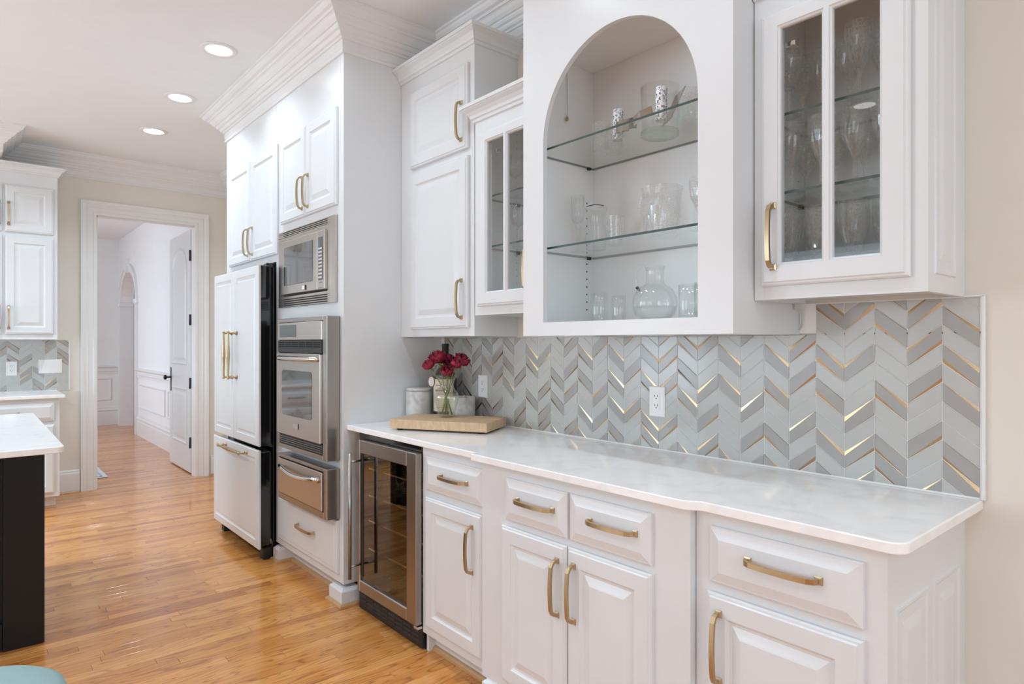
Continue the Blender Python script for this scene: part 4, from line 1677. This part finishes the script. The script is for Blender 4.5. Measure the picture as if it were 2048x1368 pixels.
outlet(frame_y(FAR - .0108), .469, .635, 1.064, 1.185, 'white triple rocker switch plate on the small far wall backsplash', 'switch', 3)


def far_upper(x1, label):
    t = thing('wall_cabinet', label, 'cabinet', (x1 - .35, 6.68, 1.357))
    x0 = x1 - .704
    m_ = MB()
    m_.box(x0, x1, 6.52, FAR - .001, 1.357, 2.74)
    m_.build('body', 'white', t)
    g_ = frame_y(6.519)
    xm = (x0 + x1) / 2
    for (a0, a1, hx) in ((xm + .008, x1 - .028, xm + .03), (x0 + .028, xm - .008, xm - .03)):
        cab_door(t, g_, a0, a1, 2.224, 2.60, (hx, 2.368, 'v'))
        cab_door(t, g_, a0, a1, 1.40, 2.190, (hx, 1.533, 'v'))
    return t


def far_base(x1, label):
    t = thing('base_cabinet', label, 'cabinet', (x1 - .35, 6.55, 0))
    x0 = x1 - .704
    m_ = MB()
    m_.box(x0, x1, 6.27, FAR - .017, .10, .886)
    m_.box(x0 + .02, x1 - .02, 6.34, FAR - .017, 0, .10)
    m_.build('body', 'white', t)
    g_ = frame_y(6.269)
    xm = (x0 + x1) / 2
    cab_door(t, g_, x0 + .03, x1 - .035, .706, .85, (xm, .78, 'h'), DRAWER, 'drawer')
    for (a0, a1, hx) in ((xm + .008, x1 - .035, xm + .04), (x0 + .03, xm - .008, xm - .04)):
        cab_door(t, g_, a0, a1, .13, .675, (hx, .54, 'v'))
    MB().prism([(6.325, 0), (6.34, 0), (6.34, .016), (6.332, .014)], 'x', x0 + .02, x1 - .02).build('shoe_moulding', 'wood_shoe', t)
    return t


labs = ['white wall cabinet on the far wall, nearest the hall doorway', 'second white wall cabinet on the far wall from the hall doorway', 'third white wall cabinet on the far wall, hidden past the frame edge']
labb = ['white base cabinet on the far wall, nearest the hall doorway', 'second white base cabinet on the far wall from the hall doorway', 'third white base cabinet on the far wall, hidden past the frame edge']
for i in range(3):
    t = far_upper(.574 - i * .706, labs[i])
    if i == 0:
        m_ = moulding([(.574, 6.52), (-1.54, 6.52)][::-1], [(-o, 2.705 + h) for o, h in CC])
        # front crown with return at the doorway end
        m_ = moulding([(.574, FAR), (.574, 6.52), (-.13, 6.52)], [(-o, 2.705 + h) for o, h in CC])
        m_ = MB()
        loops = []
        for (px_, py_, dx, dy) in ((.574, FAR - .001, 1, 0), (.574, 6.52, 1, -1), (-.13, 6.52, 0, -1)):
            loops.append([(px_ + dx * o, py_ + dy * o, 2.705 + h) for o, h in CC])
        m_.rings(loops)
        m_.build('crown', 'white', t)
    else:
        x0 = .574 - i * .706
        m_ = MB()
        m_.rings([[(xx, 6.52 - o, 2.705 + h) for o, h in CC] for xx in (x0, x0 - .704)])
        m_.build('crown', 'white', t)
    far_base(.566 - i * .706, labb[i])
fc = slab([(-1.56, 6.24), (.599, 6.24), (.599, FAR - .001), (-1.56, FAR - .001)], .887, .914).build('countertop', 'quartz')
tag(fc, 'short white quartz countertop on the far wall base cabinets', 'countertop')

# ================================================================== ISLAND
pl = []
r_ = .03
for (cx, cy, s0) in ((.30 - r_, 3.122 + r_, -PI / 2), (.30 - r_, 4.74 - r_, 0)):
    for k in range(6):
        t = s0 + PI / 2 * k / 5
        pl.append((cx + r_ * math.cos(t), cy + r_ * math.sin(t)))
pl += [(-1.1, 4.74), (-1.1, 3.122)]
isl = thing('kitchen_island', 'dark espresso kitchen island with a white quartz top and seating overhang', 'kitchen island', (-.4, 3.9, 0))
slab(pl, .888, .914).build('top', 'quartz', isl)
mb = MB()
mb.box(-1.05, .238, 3.53, 4.68, .0, .887)
mb.build('body', 'espresso', isl)
for (x0, x1, y0, y1) in ((.117, .262, 3.503, 3.63), (.117, .262, 4.60, 4.70), (-1.07, -.93, 3.503, 3.63)):
    MB().box(x0, x1, y0, y1, 0, .887, bev=.002).build('corner_post', 'espresso', isl)
MB().box(-.93, .117, 3.515, 3.535, 0, .12, bev=.003).build('kick_board', 'espresso', isl)

# ================================================================== STOOL (bottom-left corner)
sx, sy = -.006, 1.665
stl = thing('counter_stool', 'round teal padded counter stool pulled out from the dark island, cut by the frame', 'stool', (sx, sy, 0))
MB().lathe([(.001, .545), (.150, .545), (.166, .552), (.173, .570), (.173, .590), (.166, .608), (.150, .618), (.10, .627), (.05, .631), (.001, .632)], sx, sy, 0, 40).build('seat', 'teal', stl)
MB().tube([(sx + .1735 * math.cos(2 * PI * k / 40), sy + .1735 * math.sin(2 * PI * k / 40), .556) for k in range(40)], .005, 8, closed=True).build('piping', 'teal', stl)
MB().lathe([(.001, .515), (.155, .515), (.158, .520), (.158, .545), (.001, .545)], sx, sy, 0, 36).build('seat_base', 'espresso', stl)
for q in range(4):
    a_ = PI / 4 + q * PI / 2
    MB().tube([(sx + .13 * math.cos(a_), sy + .13 * math.sin(a_), .52), (sx + .18 * math.cos(a_), sy + .18 * math.sin(a_), .0)], .016, 8, up=(1, 0, 0), scales=[1, .7]).build('leg', 'espresso', stl)
MB().tube([(sx + .161 * math.cos(2 * PI * k / 24), sy + .161 * math.sin(2 * PI * k / 24), .19) for k in range(24)], .008, 8, closed=True).build('footrest', 'brass', stl)

# ================================================================== COUNTER OBJECTS
B0 = Vector((1.536, 2.700)); B1 = Vector((1.790, 2.272))
ud = (B1 - B0); BL = ud.length; ud.normalize(); vd = Vector((-ud.y, ud.x))
if vd.x < 0:
    vd = -vd
BWD = .268
board = thing('cutting_board', 'thick maple butcher block cutting board lying on the counter', 'cutting board', (B0.x, B0.y, .914))
ns = 7
for i in range(ns):
    m_ = MB().box(BL * 0, BL, BWD * i / ns, BWD * (i + 1) / ns, .923, .965, bev=.0012)
    m_.xform(lambda p: (B0.x + ud.x * p[0] + vd.x * p[1], B0.y + ud.y * p[0] + vd.y * p[1], p[2]))
    m_.build('stave', 'board', board)
for (u_, v_) in ((.04, .03), (BL - .04, .03), (.04, BWD - .03), (BL - .04, BWD - .03)):
    c2 = B0 + ud * u_ + vd * v_
    MB().lathe([(.001, 0), (.014, 0), (.014, .0092), (.001, .0092)], c2.x, c2.y, .9142, 12).build('foot', 'darkmatte', board)

VX, VY, VZ = 1.800, 2.604, .9655
vase = thing('flower_vase', 'clear glass vase with green tinted water on the cutting board', 'vase', (VX, VY, VZ))
prof = [(.001, .0), (.038, .0), (.041, .004), (.043, .02), (.052, .055), (.060, .085), (.0615, .102), (.056, .118), (.044, .131), (.036, .146), (.0345, .158), (.038, .175), (.047, .193), (.054, .205)]
inn = [(r - .0025 if r > .004 else r, z + (.006 if z < .003 else 0)) for r, z in prof]
mb = MB().lathe(prof + inn[::-1], VX, VY, VZ, 32)
mb.build('glass', 'clear', vase)
MB().lathe([(.001, .0075)] + [(r - .0035, max(z, .0075)) for r, z in prof[2:8]] + [(.001, .118)], VX, VY, VZ, 24).build('water', glassmat('green_tinted_water', (.96, .965, .90), .9, 1.33), vase)


def rose(cx, cy, cz, R, tilt, label, dark=False, footx=0, footy=0):
    t = thing('rose', label, 'flower', (cx, cy, cz - R), 'red roses in the glass vase')
    rr = random.Random(int(cx * 9999 + cz * 777))
    ax = Vector((tilt[0], tilt[1], 1)).normalized()
    e1 = ax.cross(Vector((1, 0, 0))).normalized()
    e2 = ax.cross(e1)
    cen = Vector((cx, cy, cz))
    outer_, innerp = MB(), MB()
    R *= 1.2
    layers = [(.26, 3, .05), (.46, 4, .2), (.66, 4, .4), (.84, 5, .65), (1.0, 5, 1.0)]
    for li, (k, n_, open_) in enumerate(layers):
        for p in range(n_):
            a0_ = 2 * PI * (p + .37 * li) / n_ + rr.uniform(-.15, .15)
            wid = 2 * PI / n_ * .68
            Rl = R * k
            verts = []
            nu, nv = 6, 6
            for v in range(nv + 1):
                tv = v / nv
                for u in range(nu + 1):
                    tu = (u / nu - .5)
                    ang = a0_ + tu * 2 * wid * (.55 + .45 * math.sin(PI * min(1, tv * .9 + .1)))
                    prof_r = Rl * (math.sin(min(1.0, tv * 1.7) * PI / 2) ** .65) * (1 - .10 * max(0, tv - .6) / .4)
                    if tv > .78:
                        prof_r += Rl * open_ * .22 * (tv - .78) / .22
                    z = R * (-.85 + 1.60 * tv * (1.08 - .22 * open_)) - (R * .30 * (tu * 2) ** 4 * tv) - (R * .10 * open_ * max(0, tv - .8) / .2)
                    prof_r *= 1 + .06 * math.sin(u * 2.1 + p)
                    z += rr.uniform(-.03, .03) * R * tv
                    verts.append(cen + e1 * (prof_r * math.cos(ang)) + e2 * (prof_r * math.sin(ang)) + ax * z)
            faces = [(v * (nu + 1) + u, v * (nu + 1) + u + 1, (v + 1) * (nu + 1) + u + 1, (v + 1) * (nu + 1) + u) for v in range(nv) for u in range(nu)]
            (innerp if li < 2 else outer_).add(verts, faces, 0, True)
    outer_.build('petals', 'rosed' if dark else 'rose', t, fix=False)
    innerp.build('petals', 'rosed', t, fix=False)
    sp = MB()
    for p in range(5):
        a0_ = 2 * PI * p / 5 + .4
        d_ = e1 * math.cos(a0_) + e2 * math.sin(a0_)
        base_ = cen - ax * (R * .95)
        n_ = ax.cross(d_) * (R * .22)
        tip = base_ + d_ * (R * .95) - ax * (R * .35)
        mid = base_ + d_ * (R * .55) - ax * (R * .02)
        sp.add([base_ - n_ * .5, base_ + n_ * .5, mid + n_, mid - n_, tip], [(0, 1, 2, 3), (3, 2, 4)], 0, True)
    sp.lathe([(.001, -.012), (.005, -.008), (.006, 0), (.003, .006)], 0, 0, 0, 8)
    k_ = 8 * 4
    sp.v[-k_:] = [tuple(cen - ax * (R * .95) + e1 * p[0] + e2 * p[1] + ax * p[2]) for p in sp.v[-k_:]]
    sp.build('sepals', 'stem', t, fix=False)
    base_ = cen - ax * (R * .95)
    neck = Vector((VX + (cx - VX) * .22 + footx * -.2, VY + (cy - VY) * .22 + footy * -.2, VZ + .155))
    foot = Vector((VX + footx, VY + footy, VZ + .012))
    p1 = base_ - ax * .02
    p2 = Vector((p1.x * .5 + neck.x * .5, p1.y * .5 + neck.y * .5, max(neck.z + .01, (p1.z + neck.z) / 2)))
    MB().tube([base_, p1, p2, neck, (neck + foot) / 2 + Vector((0, 0, .01)), foot], .0028, 7, up=(1, 0, .1)).build('stem', 'stem', t)


# bloom placement: camera right vector (.7604,-.6494)
def vpos(dpx, py, depth=0.0):
    d0 = VX * .6494 + VY * .7604
    dd_ = d0 + depth
    r0 = (893.3 + dpx - 1024) / 1276 * dd_
    return (r0 * .7604 + dd_ * .6494, -r0 * .6494 + dd_ * .7604, 1.332 - (py - 685) / 1276 * dd_)


RL = [(-36, 729, -.045, .025, (-.45, .45), 'leftmost red rose in the vase', False, .02, -.02),
      (-19, 714, .0, .033, (-.25, .25), 'largest magenta rose, upper left of the bunch', False, .015, -.018),
      (3, 717, .055, .026, (.1, -.05), 'red rose at the top centre of the bunch', False, -.012, .02),
      (1, 729, .02, .024, (-.1, -.1), 'dark burgundy rose half hidden in the centre of the bunch', True, .0, .01),
      (1, 742, -.06, .024, (-.25, -.22), 'lowest red rose, drooping over the front rim of the vase', False, .012, .014),
      (19, 727, -.05, .023, (.25, -.25), 'red rose low on the right of the bunch', False, -.02, .008),
      (31, 719, .03, .031, (.4, -.35), 'large red rose at the right end of the bunch', False, -.018, .02)]
for (dpx, py, dep, R, tl, lab, dk, fx_, fy_) in RL:
    x, y, z = vpos(dpx, py, dep)
    rose(x, y, z, R, tl, lab, dk, fx_, fy_)

# marble canisters
can = thing('marble_canister', 'round grey-veined marble canister with lid, left of the vase', 'canister', (1.845, 2.93, .914))
MB().lathe([(.001, 0), (.067, 0), (.069, .003), (.069, .156), (.067, .158), (.001, .158)], 1.845, 2.93, .9145, 36).build('body', 'marble', can)
MB().lathe([(.001, 0), (.066, 0), (.0685, .002), (.0685, .012), (.066, .015), (.001, .016)], 1.845, 2.93, 1.0735, 36).build('lid', 'marble', can)
crk = thing('marble_crock', 'open grey marble utensil crock behind the vase, right side', 'crock', (1.95, 2.68, .914))
CRX, CRY = 1.95, 2.68
MB().lathe([(.001, 0), (.065, 0), (.067, .004), (.067, .134), (.065, .137), (.059, .137), (.057, .133), (.057, .015), (.001, .015)], CRX, CRY, .9145, 36).build('body', 'marble', crk)
ws = MB().prism([(0, 0), (.05, 0), (.055, .05), (.02, .07), (0, .03)], 'y', -.004, .004)
ws.xform(lambda p: (CRX - .02 + p[0] * .9, CRY - .02 + p[1], .99 + p[2]))
tag(ws.build('wooden_scraper', 'board'), 'small wooden scraper standing in the marble crock', 'utensil')
# wine bottle
BX, BY = 1.94, 2.82
bot = thing('wine_bottle', 'large dark wine bottle with cream label behind the roses', 'bottle', (BX, BY, .914))
MB().lathe([(.001, .0), (.056, .0), (.060, .006), (.0615, .03), (.0615, .225), (.057, .248), (.042, .272), (.024, .295), (.0175, .315), (.0165, .345)], BX, BY, .9145, 32).build('body', 'wineglass', bot)
MB().lathe([(.0166, .312), (.0185, .313), (.0182, .395), (.0192, .397), (.0192, .408), (.018, .411), (.001, .411)], BX, BY, .9145, 24).build('capsule', 'darkmatte', bot)
lb_ = MB()
n_ = 20
c0 = math.atan2(0 - BY, 0 - BX)
for i in range(n_):
    a0_, a1_ = c0 - 1.5 + 2.2 * i / n_, c0 - 1.5 + 2.2 * (i + 1) / n_
    R_ = .0621
    lb_.add([(BX + R_ * math.cos(a), BY + R_ * math.sin(a), .9145 + z) for a, z in ((a0_, .055), (a1_, .055), (a1_, .225), (a0_, .225))], [(0, 1, 2, 3)], 0, True)
lbo = lb_.build('label', 'label', bot)
ik = MB()
for z, w_, h_ in ((.19, .5, .004), (.175, .35, .003), (.16, .55, .010), (.145, .3, .003), (.075, .45, .003)):
    for i in range(6):
        a0_, a1_ = c0 - .4 - w_ + 2 * w_ * i / 6, c0 - .4 - w_ + 2 * w_ * (i + .8) / 6
        ik.add([(BX + .0625 * math.cos(a), BY + .0625 * math.sin(a), .9145 + q) for a, q in ((a0_, z), (a1_, z), (a1_, z + h_), (a0_, z + h_))], [(0, 1, 2, 3)])
ik.build('label_print', 'ink', lbo)
# oval plaque leaning on the bottle
op = MB()
pc_ = Vector(vpos(-30, 763, .085))
rv = Vector((.7604, -.6494, 0)); fv = Vector((.6494, .7604, 0)); uv = Vector((0, 0, 1))
lo = []
for h_, k in ((0, 1), (.006, 1), (.008, .85), (.006, .82)):
    lo.append([pc_ + rv * (.018 * k * math.cos(2 * PI * i / 24)) + uv * (.030 * k * math.sin(2 * PI * i / 24)) - fv * h_ for i in range(24)])
op.rings(lo)
opo = op.build('oval_tag', 'ink')
tag(opo, 'small oval white tag with brown rim hanging on the wine bottle', 'tag')
mm = MB()
mm.rings([[pc_ + rv * (.0146 * math.cos(2 * PI * i / 24)) + uv * (.0245 * math.sin(2 * PI * i / 24)) - fv * h_ for i in range(24)] for h_ in (.0055, .0075)])
mm.build('tag_face', 'plate', opo)
mm = MB().tube([pc_ + uv * .028, pc_ + uv * .06 + rv * .03, Vector((BX, BY, 1.245)) - rv * .018], .0012, 6)
mm.build('tag_cord', 'ink', opo)

# ================================================================== GLASSWARE


def shell(outer_, t=.0018, base_t=.006):
    """closed lathe profile from an outer profile (r,z) bottom -> top"""
    inner_ = []
    zb = outer_[0][1] + base_t
    for r, z in outer_[::-1]:
        if r < .004:
            continue
        inner_.append((max(.001, r - t), max(z, zb)))
    return outer_ + inner_ + [(.001, zb)]


def goblet(h=.19, R=.036, seg=16):
    k = h / .19
    out = [(.001, 0), (R * .92, 0), (R * .92, .002), (R * .5, .006), (.0065, .014), (.006, .03), (.0055, .052 * k), (.0065, .066 * k), (.011, .077 * k), (R * .56, .096 * k), (R * .84, .122 * k), (R, .150 * k), (R * 1.0, .175 * k), (R * .97, h)]
    inn_ = [(R * .97 - .0015, h), (R * 1.0 - .002, .175 * k), (R - .0025, .150 * k), (R * .81, .124 * k), (R * .53, .099 * k), (.008, .086 * k), (.001, .084 * k)]

    def mod(t, z):
        if .075 * k < z < .150 * k:
            return 1 + .07 * math.cos(t * seg / 2 + z * 200) * math.cos(t * seg / 2 - z * 200)
        return 1
    return out + inn_, mod


proto = {}
GB = []


def place(kind, x, y, z, label, group=None, rot=0.0):
    """individual glass objects: one built per kind, others copied"""
    nm, cat, mk = KINDS[kind]
    if kind in proto:
        src = proto[kind]
        o = src.copy()
        C.objects.link(o)
        o.location = (x, y, z)
        for ch in src.children:
            c2 = ch.copy()
            C.objects.link(c2)
            c2.parent = o
    else:
        o = mk()
        o.location = (x, y, z)
        proto[kind] = o
    o.rotation_euler.z = rot
    tag(o, label, cat)
    if group:
        o['group'] = group
    elif 'group' in o:
        del o['group']
    return o


def mk_goblet(h, R, nm):
    def f_():
        p, md_ = goblet(h, R)
        return MB().lathe(p, 0, 0, 0, 32, smooth=False, mod=md_).build(nm, 'crystal')
    return f_


def mk_flute():
    out = [(.001, 0), (.030, 0), (.030, .002), (.012, .007), (.005, .016), (.0042, .08), (.007, .092), (.013, .098), (.009, .106), (.020, .118), (.026, .15), (.0275, .223)]
    inn_ = [(.026, .223), (.0245, .15), (.018, .122), (.001, .113)]
    return MB().lathe(out + inn_, 0, 0, 0, 20).build('champagne_flute', 'clear')


def mk_tumbler(R, h, nm, taper=1.0, mat='clear', flutes=0):
    def f_():
        prof_ = shell([(.001, 0), (R * taper * .96, 0), (R * taper, .003), (R * (taper * .6 + .4), h * .5), (R, h)], .0018, .010)
        md_ = (lambda t, z: 1 + .02 * math.cos(t * flutes)) if flutes else None
        return MB().lathe(prof_, 0, 0, 0, 32, smooth=not flutes, mod=md_).build(nm, mat)
    return f_


def mk_wine():
    out = [(.001, 0), (.033, 0), (.033, .0015), (.010, .006), (.004, .014), (.0035, .075), (.006, .085), (.026, .10), (.038, .125), (.040, .145), (.036, .175), (.031, .195)]
    inn_ = [(.030, .195), (.0348, .175), (.0388, .145), (.0368, .125), (.025, .102), (.001, .089)]
    return MB().lathe(out + inn_, 0, 0, 0, 24).build('wine_glass', 'clear')


def handle_pts(R, z0, z1, out):
    return [(0, R, z1), (0, R + out * .7, z1 + .01), (0, R + out, z1 - (z1 - z0) * .25), (0, R + out * .85, z0 + (z1 - z0) * .4), (0, R + out * .35, z0 + .01), (0, R - .002, z0)]


def smooth_pts(pts, n=4):
    out = []
    P_ = [Vector(p) for p in pts]
    for i in range(len(P_) - 1):
        p0 = P_[max(0, i - 1)]; p1 = P_[i]; p2 = P_[i + 1]; p3 = P_[min(len(P_) - 1, i + 2)]
        for k in range(n):
            t = k / n
            out.append(.5 * ((2 * p1) + (p2 - p0) * t + (2 * p0 - 5 * p1 + 4 * p2 - p3) * t * t + (3 * p1 - p0 - 3 * p2 + p3) * t ** 3))
    out.append(P_[-1])
    return out


def mk_big_pitcher():
    # scalloped, V-cut crystal pitcher
    prof_ = [(.001, 0), (.050, 0), (.053, .004), (.056, .03), (.062, .07), (.064, .10), (.066, .14), (.070, .170)]
    inn_ = [(.066, .168), (.062, .14), (.059, .10), (.056, .07), (.050, .03), (.046, .014), (.001, .012)]

    def md_(t, z):
        v = 1.0
        if z > .155:
            v += .03 * math.cos(8 * t)
        if .01 < z < .11:
            v += .03 * math.cos(12 * t + z * 90) * math.sin(PI * (z - .01) / .1)
        return v
    o = MB().lathe(prof_ + inn_, 0, 0, 0, 64, smooth=False, mod=md_).build('crystal_pitcher', 'crystal')
    MB().tube(smooth_pts(handle_pts(.062, .045, .15, .055)), .0065, 10, up=(1, 0, 0)).build('handle', 'crystal', o)
    return o


def mk_small_pitcher():
    prof_ = [(.001, 0), (.036, 0), (.040, .004), (.043, .04), (.038, .08), (.034, .11), (.040, .150), (.044, .165)]
    inn_ = [(.042, .165), (.038, .150), (.032, .11), (.036, .08), (.041, .04), (.036, .010), (.001, .009)]

    def md_(t, z):
        return 1 + (.28 * math.exp(-((t - 3 * PI / 2) / .45) ** 2) * max(0, (z - .13) / .035))
    o = MB().lathe(prof_ + inn_, 0, 0, 0, 36, mod=md_).build('glass_jug', 'clear')
    MB().tube(smooth_pts(handle_pts(.036, .05, .15, .032)), .004, 8, up=(1, 0, 0)).build('handle', 'clear', o)
    MB().tube([(.0435 * (1 + .28 * math.exp(-((2 * PI * k / 40 - 3 * PI / 2) / .45) ** 2)) * math.cos(2 * PI * k / 40), .0435 * (1 + .28 * math.exp(-((2 * PI * k / 40 - 3 * PI / 2) / .45) ** 2)) * math.sin(2 * PI * k / 40), .166) for k in range(24, 36)], .0015, 6).build('rim_band', 'slot', o)
    return o


def mk_decanter():
    prof_ = [(.001, 0), (.040, 0), (.050, .004), (.068, .025), (.0775, .055), (.076, .085), (.060, .115), (.038, .130), (.031, .138), (.030, .175), (.034, .190), (.036, .194)]
    inn_ = [(.0345, .194), (.0285, .175), (.0295, .138), (.036, .128), (.058, .113), (.074, .085), (.0755, .055), (.066, .026), (.045, .008), (.001, .007)]
    o = MB().lathe(prof_ + inn_, 0, 0, 0, 40).build('round_decanter', 'clear')
    MB().tube(smooth_pts([(0, .030, .180), (0, .050, .200), (0, .078, .175), (0, .070, .135), (0, .062, .118)]), .0045, 10, up=(1, 0, 0)).build('handle', 'clear', o)
    MB().tube([(0, .072, .125), (0, .060, .112)], .006, 8, up=(1, 0, 0), scales=[1.1, .5]).build('handle_rest', 'darkmatte', o)
    MB().lathe([(.001, .009), (.044, .0095), (.066, .028), (.0735, .055), (.001, .055)], 0, 0, 0, 32).build('water', glassmat('still_water', (.99, .99, .99), .8, 1.2), o)
    return o


def mk_shaker():
    return MB().lathe([(.001, 0), (.0185, 0), (.0195, .002), (.0195, .110), (.0185, .112), (.001, .112)], 0, 0, 0, 24).build('patterned_cylinder', 'doodle')


def mk_bucket():
    prof_ = shell([(.001, 0), (.060, 0), (.066, .004), (.066, .02), (.064, .03), (.066, .10), (.069, .175)], .003, .018)
    o = MB().lathe(prof_, 0, 0, 0, 40).build('glass_ice_bucket', 'clear')
    MB().lathe([(.001, .0002), (.063, .0002), (.0675, .003), (.0675, .016), (.062, .020), (.001, .020)], 0, 0, 0, 36, smooth=False, mod=lambda t, z: 1 + .02 * math.cos(18 * t)).build('base', 'greenclear', o)
    return o


def mk_dish():
    prof_ = shell([(.001, 0), (.030, 0), (.034, .004), (.036, .03), (.035, .045)], .003, .012)
    return MB().lathe(prof_, 0, 0, 0, 36, smooth=False, mod=lambda t, z: 1 + .025 * math.cos(14 * t)).build('glass_dish', 'crystal')


KINDS = {
    'gob': ('goblet', 'goblet', mk_goblet(.20, .037, 'crystal_goblet')),
    'gobs': ('goblet', 'goblet', mk_goblet(.170, .033, 'crystal_goblet')),
    'gobt': ('goblet', 'goblet', mk_goblet(.235, .040, 'crystal_goblet')),
    'flute': ('flute', 'glass', mk_flute),
    'wine': ('wine', 'glass', mk_wine),
    'tum': ('tum', 'glass', mk_tumbler(.031, .115, 'glass_tumbler', .96)),
    'tums': ('tums', 'glass', mk_tumbler(.026, .100, 'glass_tumbler', .94)),
    'tumc': ('tumc', 'glass', mk_tumbler(.036, .105, 'glass_tumbler', .82, 'crystal', 14)),
    'tumb': ('tumb', 'glass', mk_tumbler(.041, .088, 'glass_tumbler', .92, 'crystal', 16)),
    'bigp': ('bigp', 'pitcher', mk_big_pitcher),
    'jug': ('jug', 'pitcher', mk_small_pitcher),
    'dec': ('dec', 'decanter', mk_decanter),
    'shk': ('shk', 'shaker', mk_shaker),
    'buck': ('buck', 'ice bucket', mk_bucket),
    'dish': ('dish', 'dish', mk_dish),
}
S1, S2, S0 = 2.0725, 1.6945, 1.4025
place('tumc', 1.865, 1.655, S1, 'ribbed glass tumbler at the left end of the top shelf of the arched cabinet')
place('shk', 1.815, 1.527, S1, 'shorter-looking black and white patterned cylinder, left of the ice bucket')
place('dish', 1.93, 1.645, S1, 'small glass dish behind the left patterned cylinder on the top shelf')
place('buck', 1.895, 1.400, S1, 'clear glass ice bucket with green base on the top shelf of the arched cabinet')
place('shk', 1.765, 1.298, S1, 'black and white patterned cylinder standing in front of the ice bucket')
place('tumb', 1.812, 1.218, S1, 'faceted glass tumbler at the right end of the arched top shelf')
# copper strap resting in the bucket
mb = MB()
mb.sweep([(1.80 + .036 * math.cos(t), 1.475 + .036 * math.sin(t), 2.112 + .012 * math.cos(t)) for t in [.5 + 5.3 * k / 20 for k in range(21)]], [(-.0008, -.019), (.0008, -.019), (.0008, .019), (-.0008, .019)])
mb.sweep([(1.79, 1.44, 2.108), (1.785, 1.40, 2.125), (1.80, 1.36, 2.135)], [(-.0008, -.016), (.0008, -.016), (.0008, .016), (-.0008, .016)])
tag(mb.build('metal_band', 'cup'), 'brownish curled metal band lying in front of the glass ice bucket', 'metal band')
mb = MB()
mb.box(-.003, .003, -.035, .035, -.06, .06, bev=.002)
mb.xform(lambda p: (1.90 + p[0], 1.345 - p[1] * .6 + p[2] * -.5, 2.165 + p[2] * .8 + p[1] * .35))
tag(mb.build('metal_plate', 'cup'), 'flat metal plate standing tilted in the glass ice bucket', 'plate')

place('flute', 1.86, 1.772, S2, 'tall champagne flute at the left end of the middle shelf')
place('jug', 1.875, 1.688, S2, 'small glass jug with a dark rim on the middle shelf', rot=-.9)
place('tumc', 1.83, 1.555, S2, 'ribbed glass tumbler between the jug and the crystal pitcher')
place('bigp', 1.82, 1.335, S2, 'large cut crystal pitcher with scalloped rim on the middle shelf', rot=-.2)
place('gobs', 1.80, 1.175, S2, 'crystal goblet at the right end of the arched middle shelf')
place('tum', 1.80, 1.605, S0, 'straight glass tumbler at the left of the arched cabinet floor')
place('tums', 1.80, 1.510, S0, 'smaller straight glass tumbler just left of the round decanter')
place('dec', 1.815, 1.362, S0, 'round glass decanter with ring handle and water on the cabinet floor', rot=.1)
place('tum', 1.76, 1.190, S0, 'straight glass tumbler right of the decanter, partly behind another')
place('tum', 1.735, 1.115, S0, 'straight glass tumbler at the right end of the arched cabinet floor')

# crystal in the right glass cabinet
Z2, Z1, Z0 = 1.9918, 1.7668, 1.4828
rows = [('top', Z2, 'gob', [(1.83, .895), (1.83, .70), (1.93, .84), (1.92, .76), (1.93, .67), (1.93, .90), (1.83, .60)]),
        ('middle', Z1, 'gob', [(1.83, .885), (1.83, .80), (1.84, .715), (1.84, .635), (1.95, .90), (1.95, .81), (1.95, .73)]),
        ('bottom', Z0, 'gobt', [(1.83, .895), (1.84, .81), (1.83, .715), (1.84, .63), (1.95, .86), (1.95, .76), (1.95, .67)])]
pos_words = ['front row, far left', 'front row, second', 'front row, third', 'front row, fourth', 'back row, left', 'back row, middle', 'back row, right']
for rn, zz, kd, pts in rows:
    order = sorted(range(len(pts)), key=lambda i: (pts[i][0] > 1.9, -pts[i][1]))
    for q, i in enumerate(order):
        x, y = pts[i]
        dep_ = 'front' if x < 1.9 else 'back'
        same = [p for p in pts if (p[0] > 1.9) == (x > 1.9)]
        same.sort(key=lambda p: -p[1])
        idx_ = same.index((x, y))
        ordn = ['leftmost', 'second from left', 'third from left', 'fourth from left'][idx_]
        place(kd, x, y, zz, 'crystal goblet, %s in the %s row, %s shelf, right cabinet' % (ordn, dep_, rn), 'crystal goblets in the right glass cabinet', rot=.3 * i)
# wine glasses in the left glass cabinet
for zz, sh, ys in ((Z2, 'top', (2.20, 2.06, 1.95)), (Z1, 'middle', (2.18, 2.04))):
    for q, y in enumerate(ys):
        place('wine', 1.90, y, zz, 'thin wine glass, %s from left on the %s shelf of the left cabinet' % (['first', 'second', 'third'][q], sh), 'wine glasses in the left glass cabinet', rot=.2)
# glasses in the cooler
for q, (x, y, z, kd, lab) in enumerate(((1.62, 2.52, .5745, 'jug', 'small glass jug on the middle rack of the beverage cooler'),
                                        (1.62, 2.74, .5745, 'tums', 'glass tumbler on the middle rack of the beverage cooler'),
                                        (1.58, 2.76, .1185, 'tums', 'leftmost glass tumbler at the bottom of the beverage cooler'),
                                        (1.60, 2.68, .1185, 'tumc', 'second glass tumbler from left at the bottom of the beverage cooler'),
                                        (1.58, 2.58, .1185, 'tumc', 'third glass tumbler from left at the bottom of the beverage cooler'),
                                        (1.66, 2.63, .1185, 'tums', 'glass tumbler behind the others at the bottom of the beverage cooler'))):
    place(kd, x, y, z if z > .2 else .1002, lab, 'glasses in the beverage cooler' if kd != 'jug' else None)
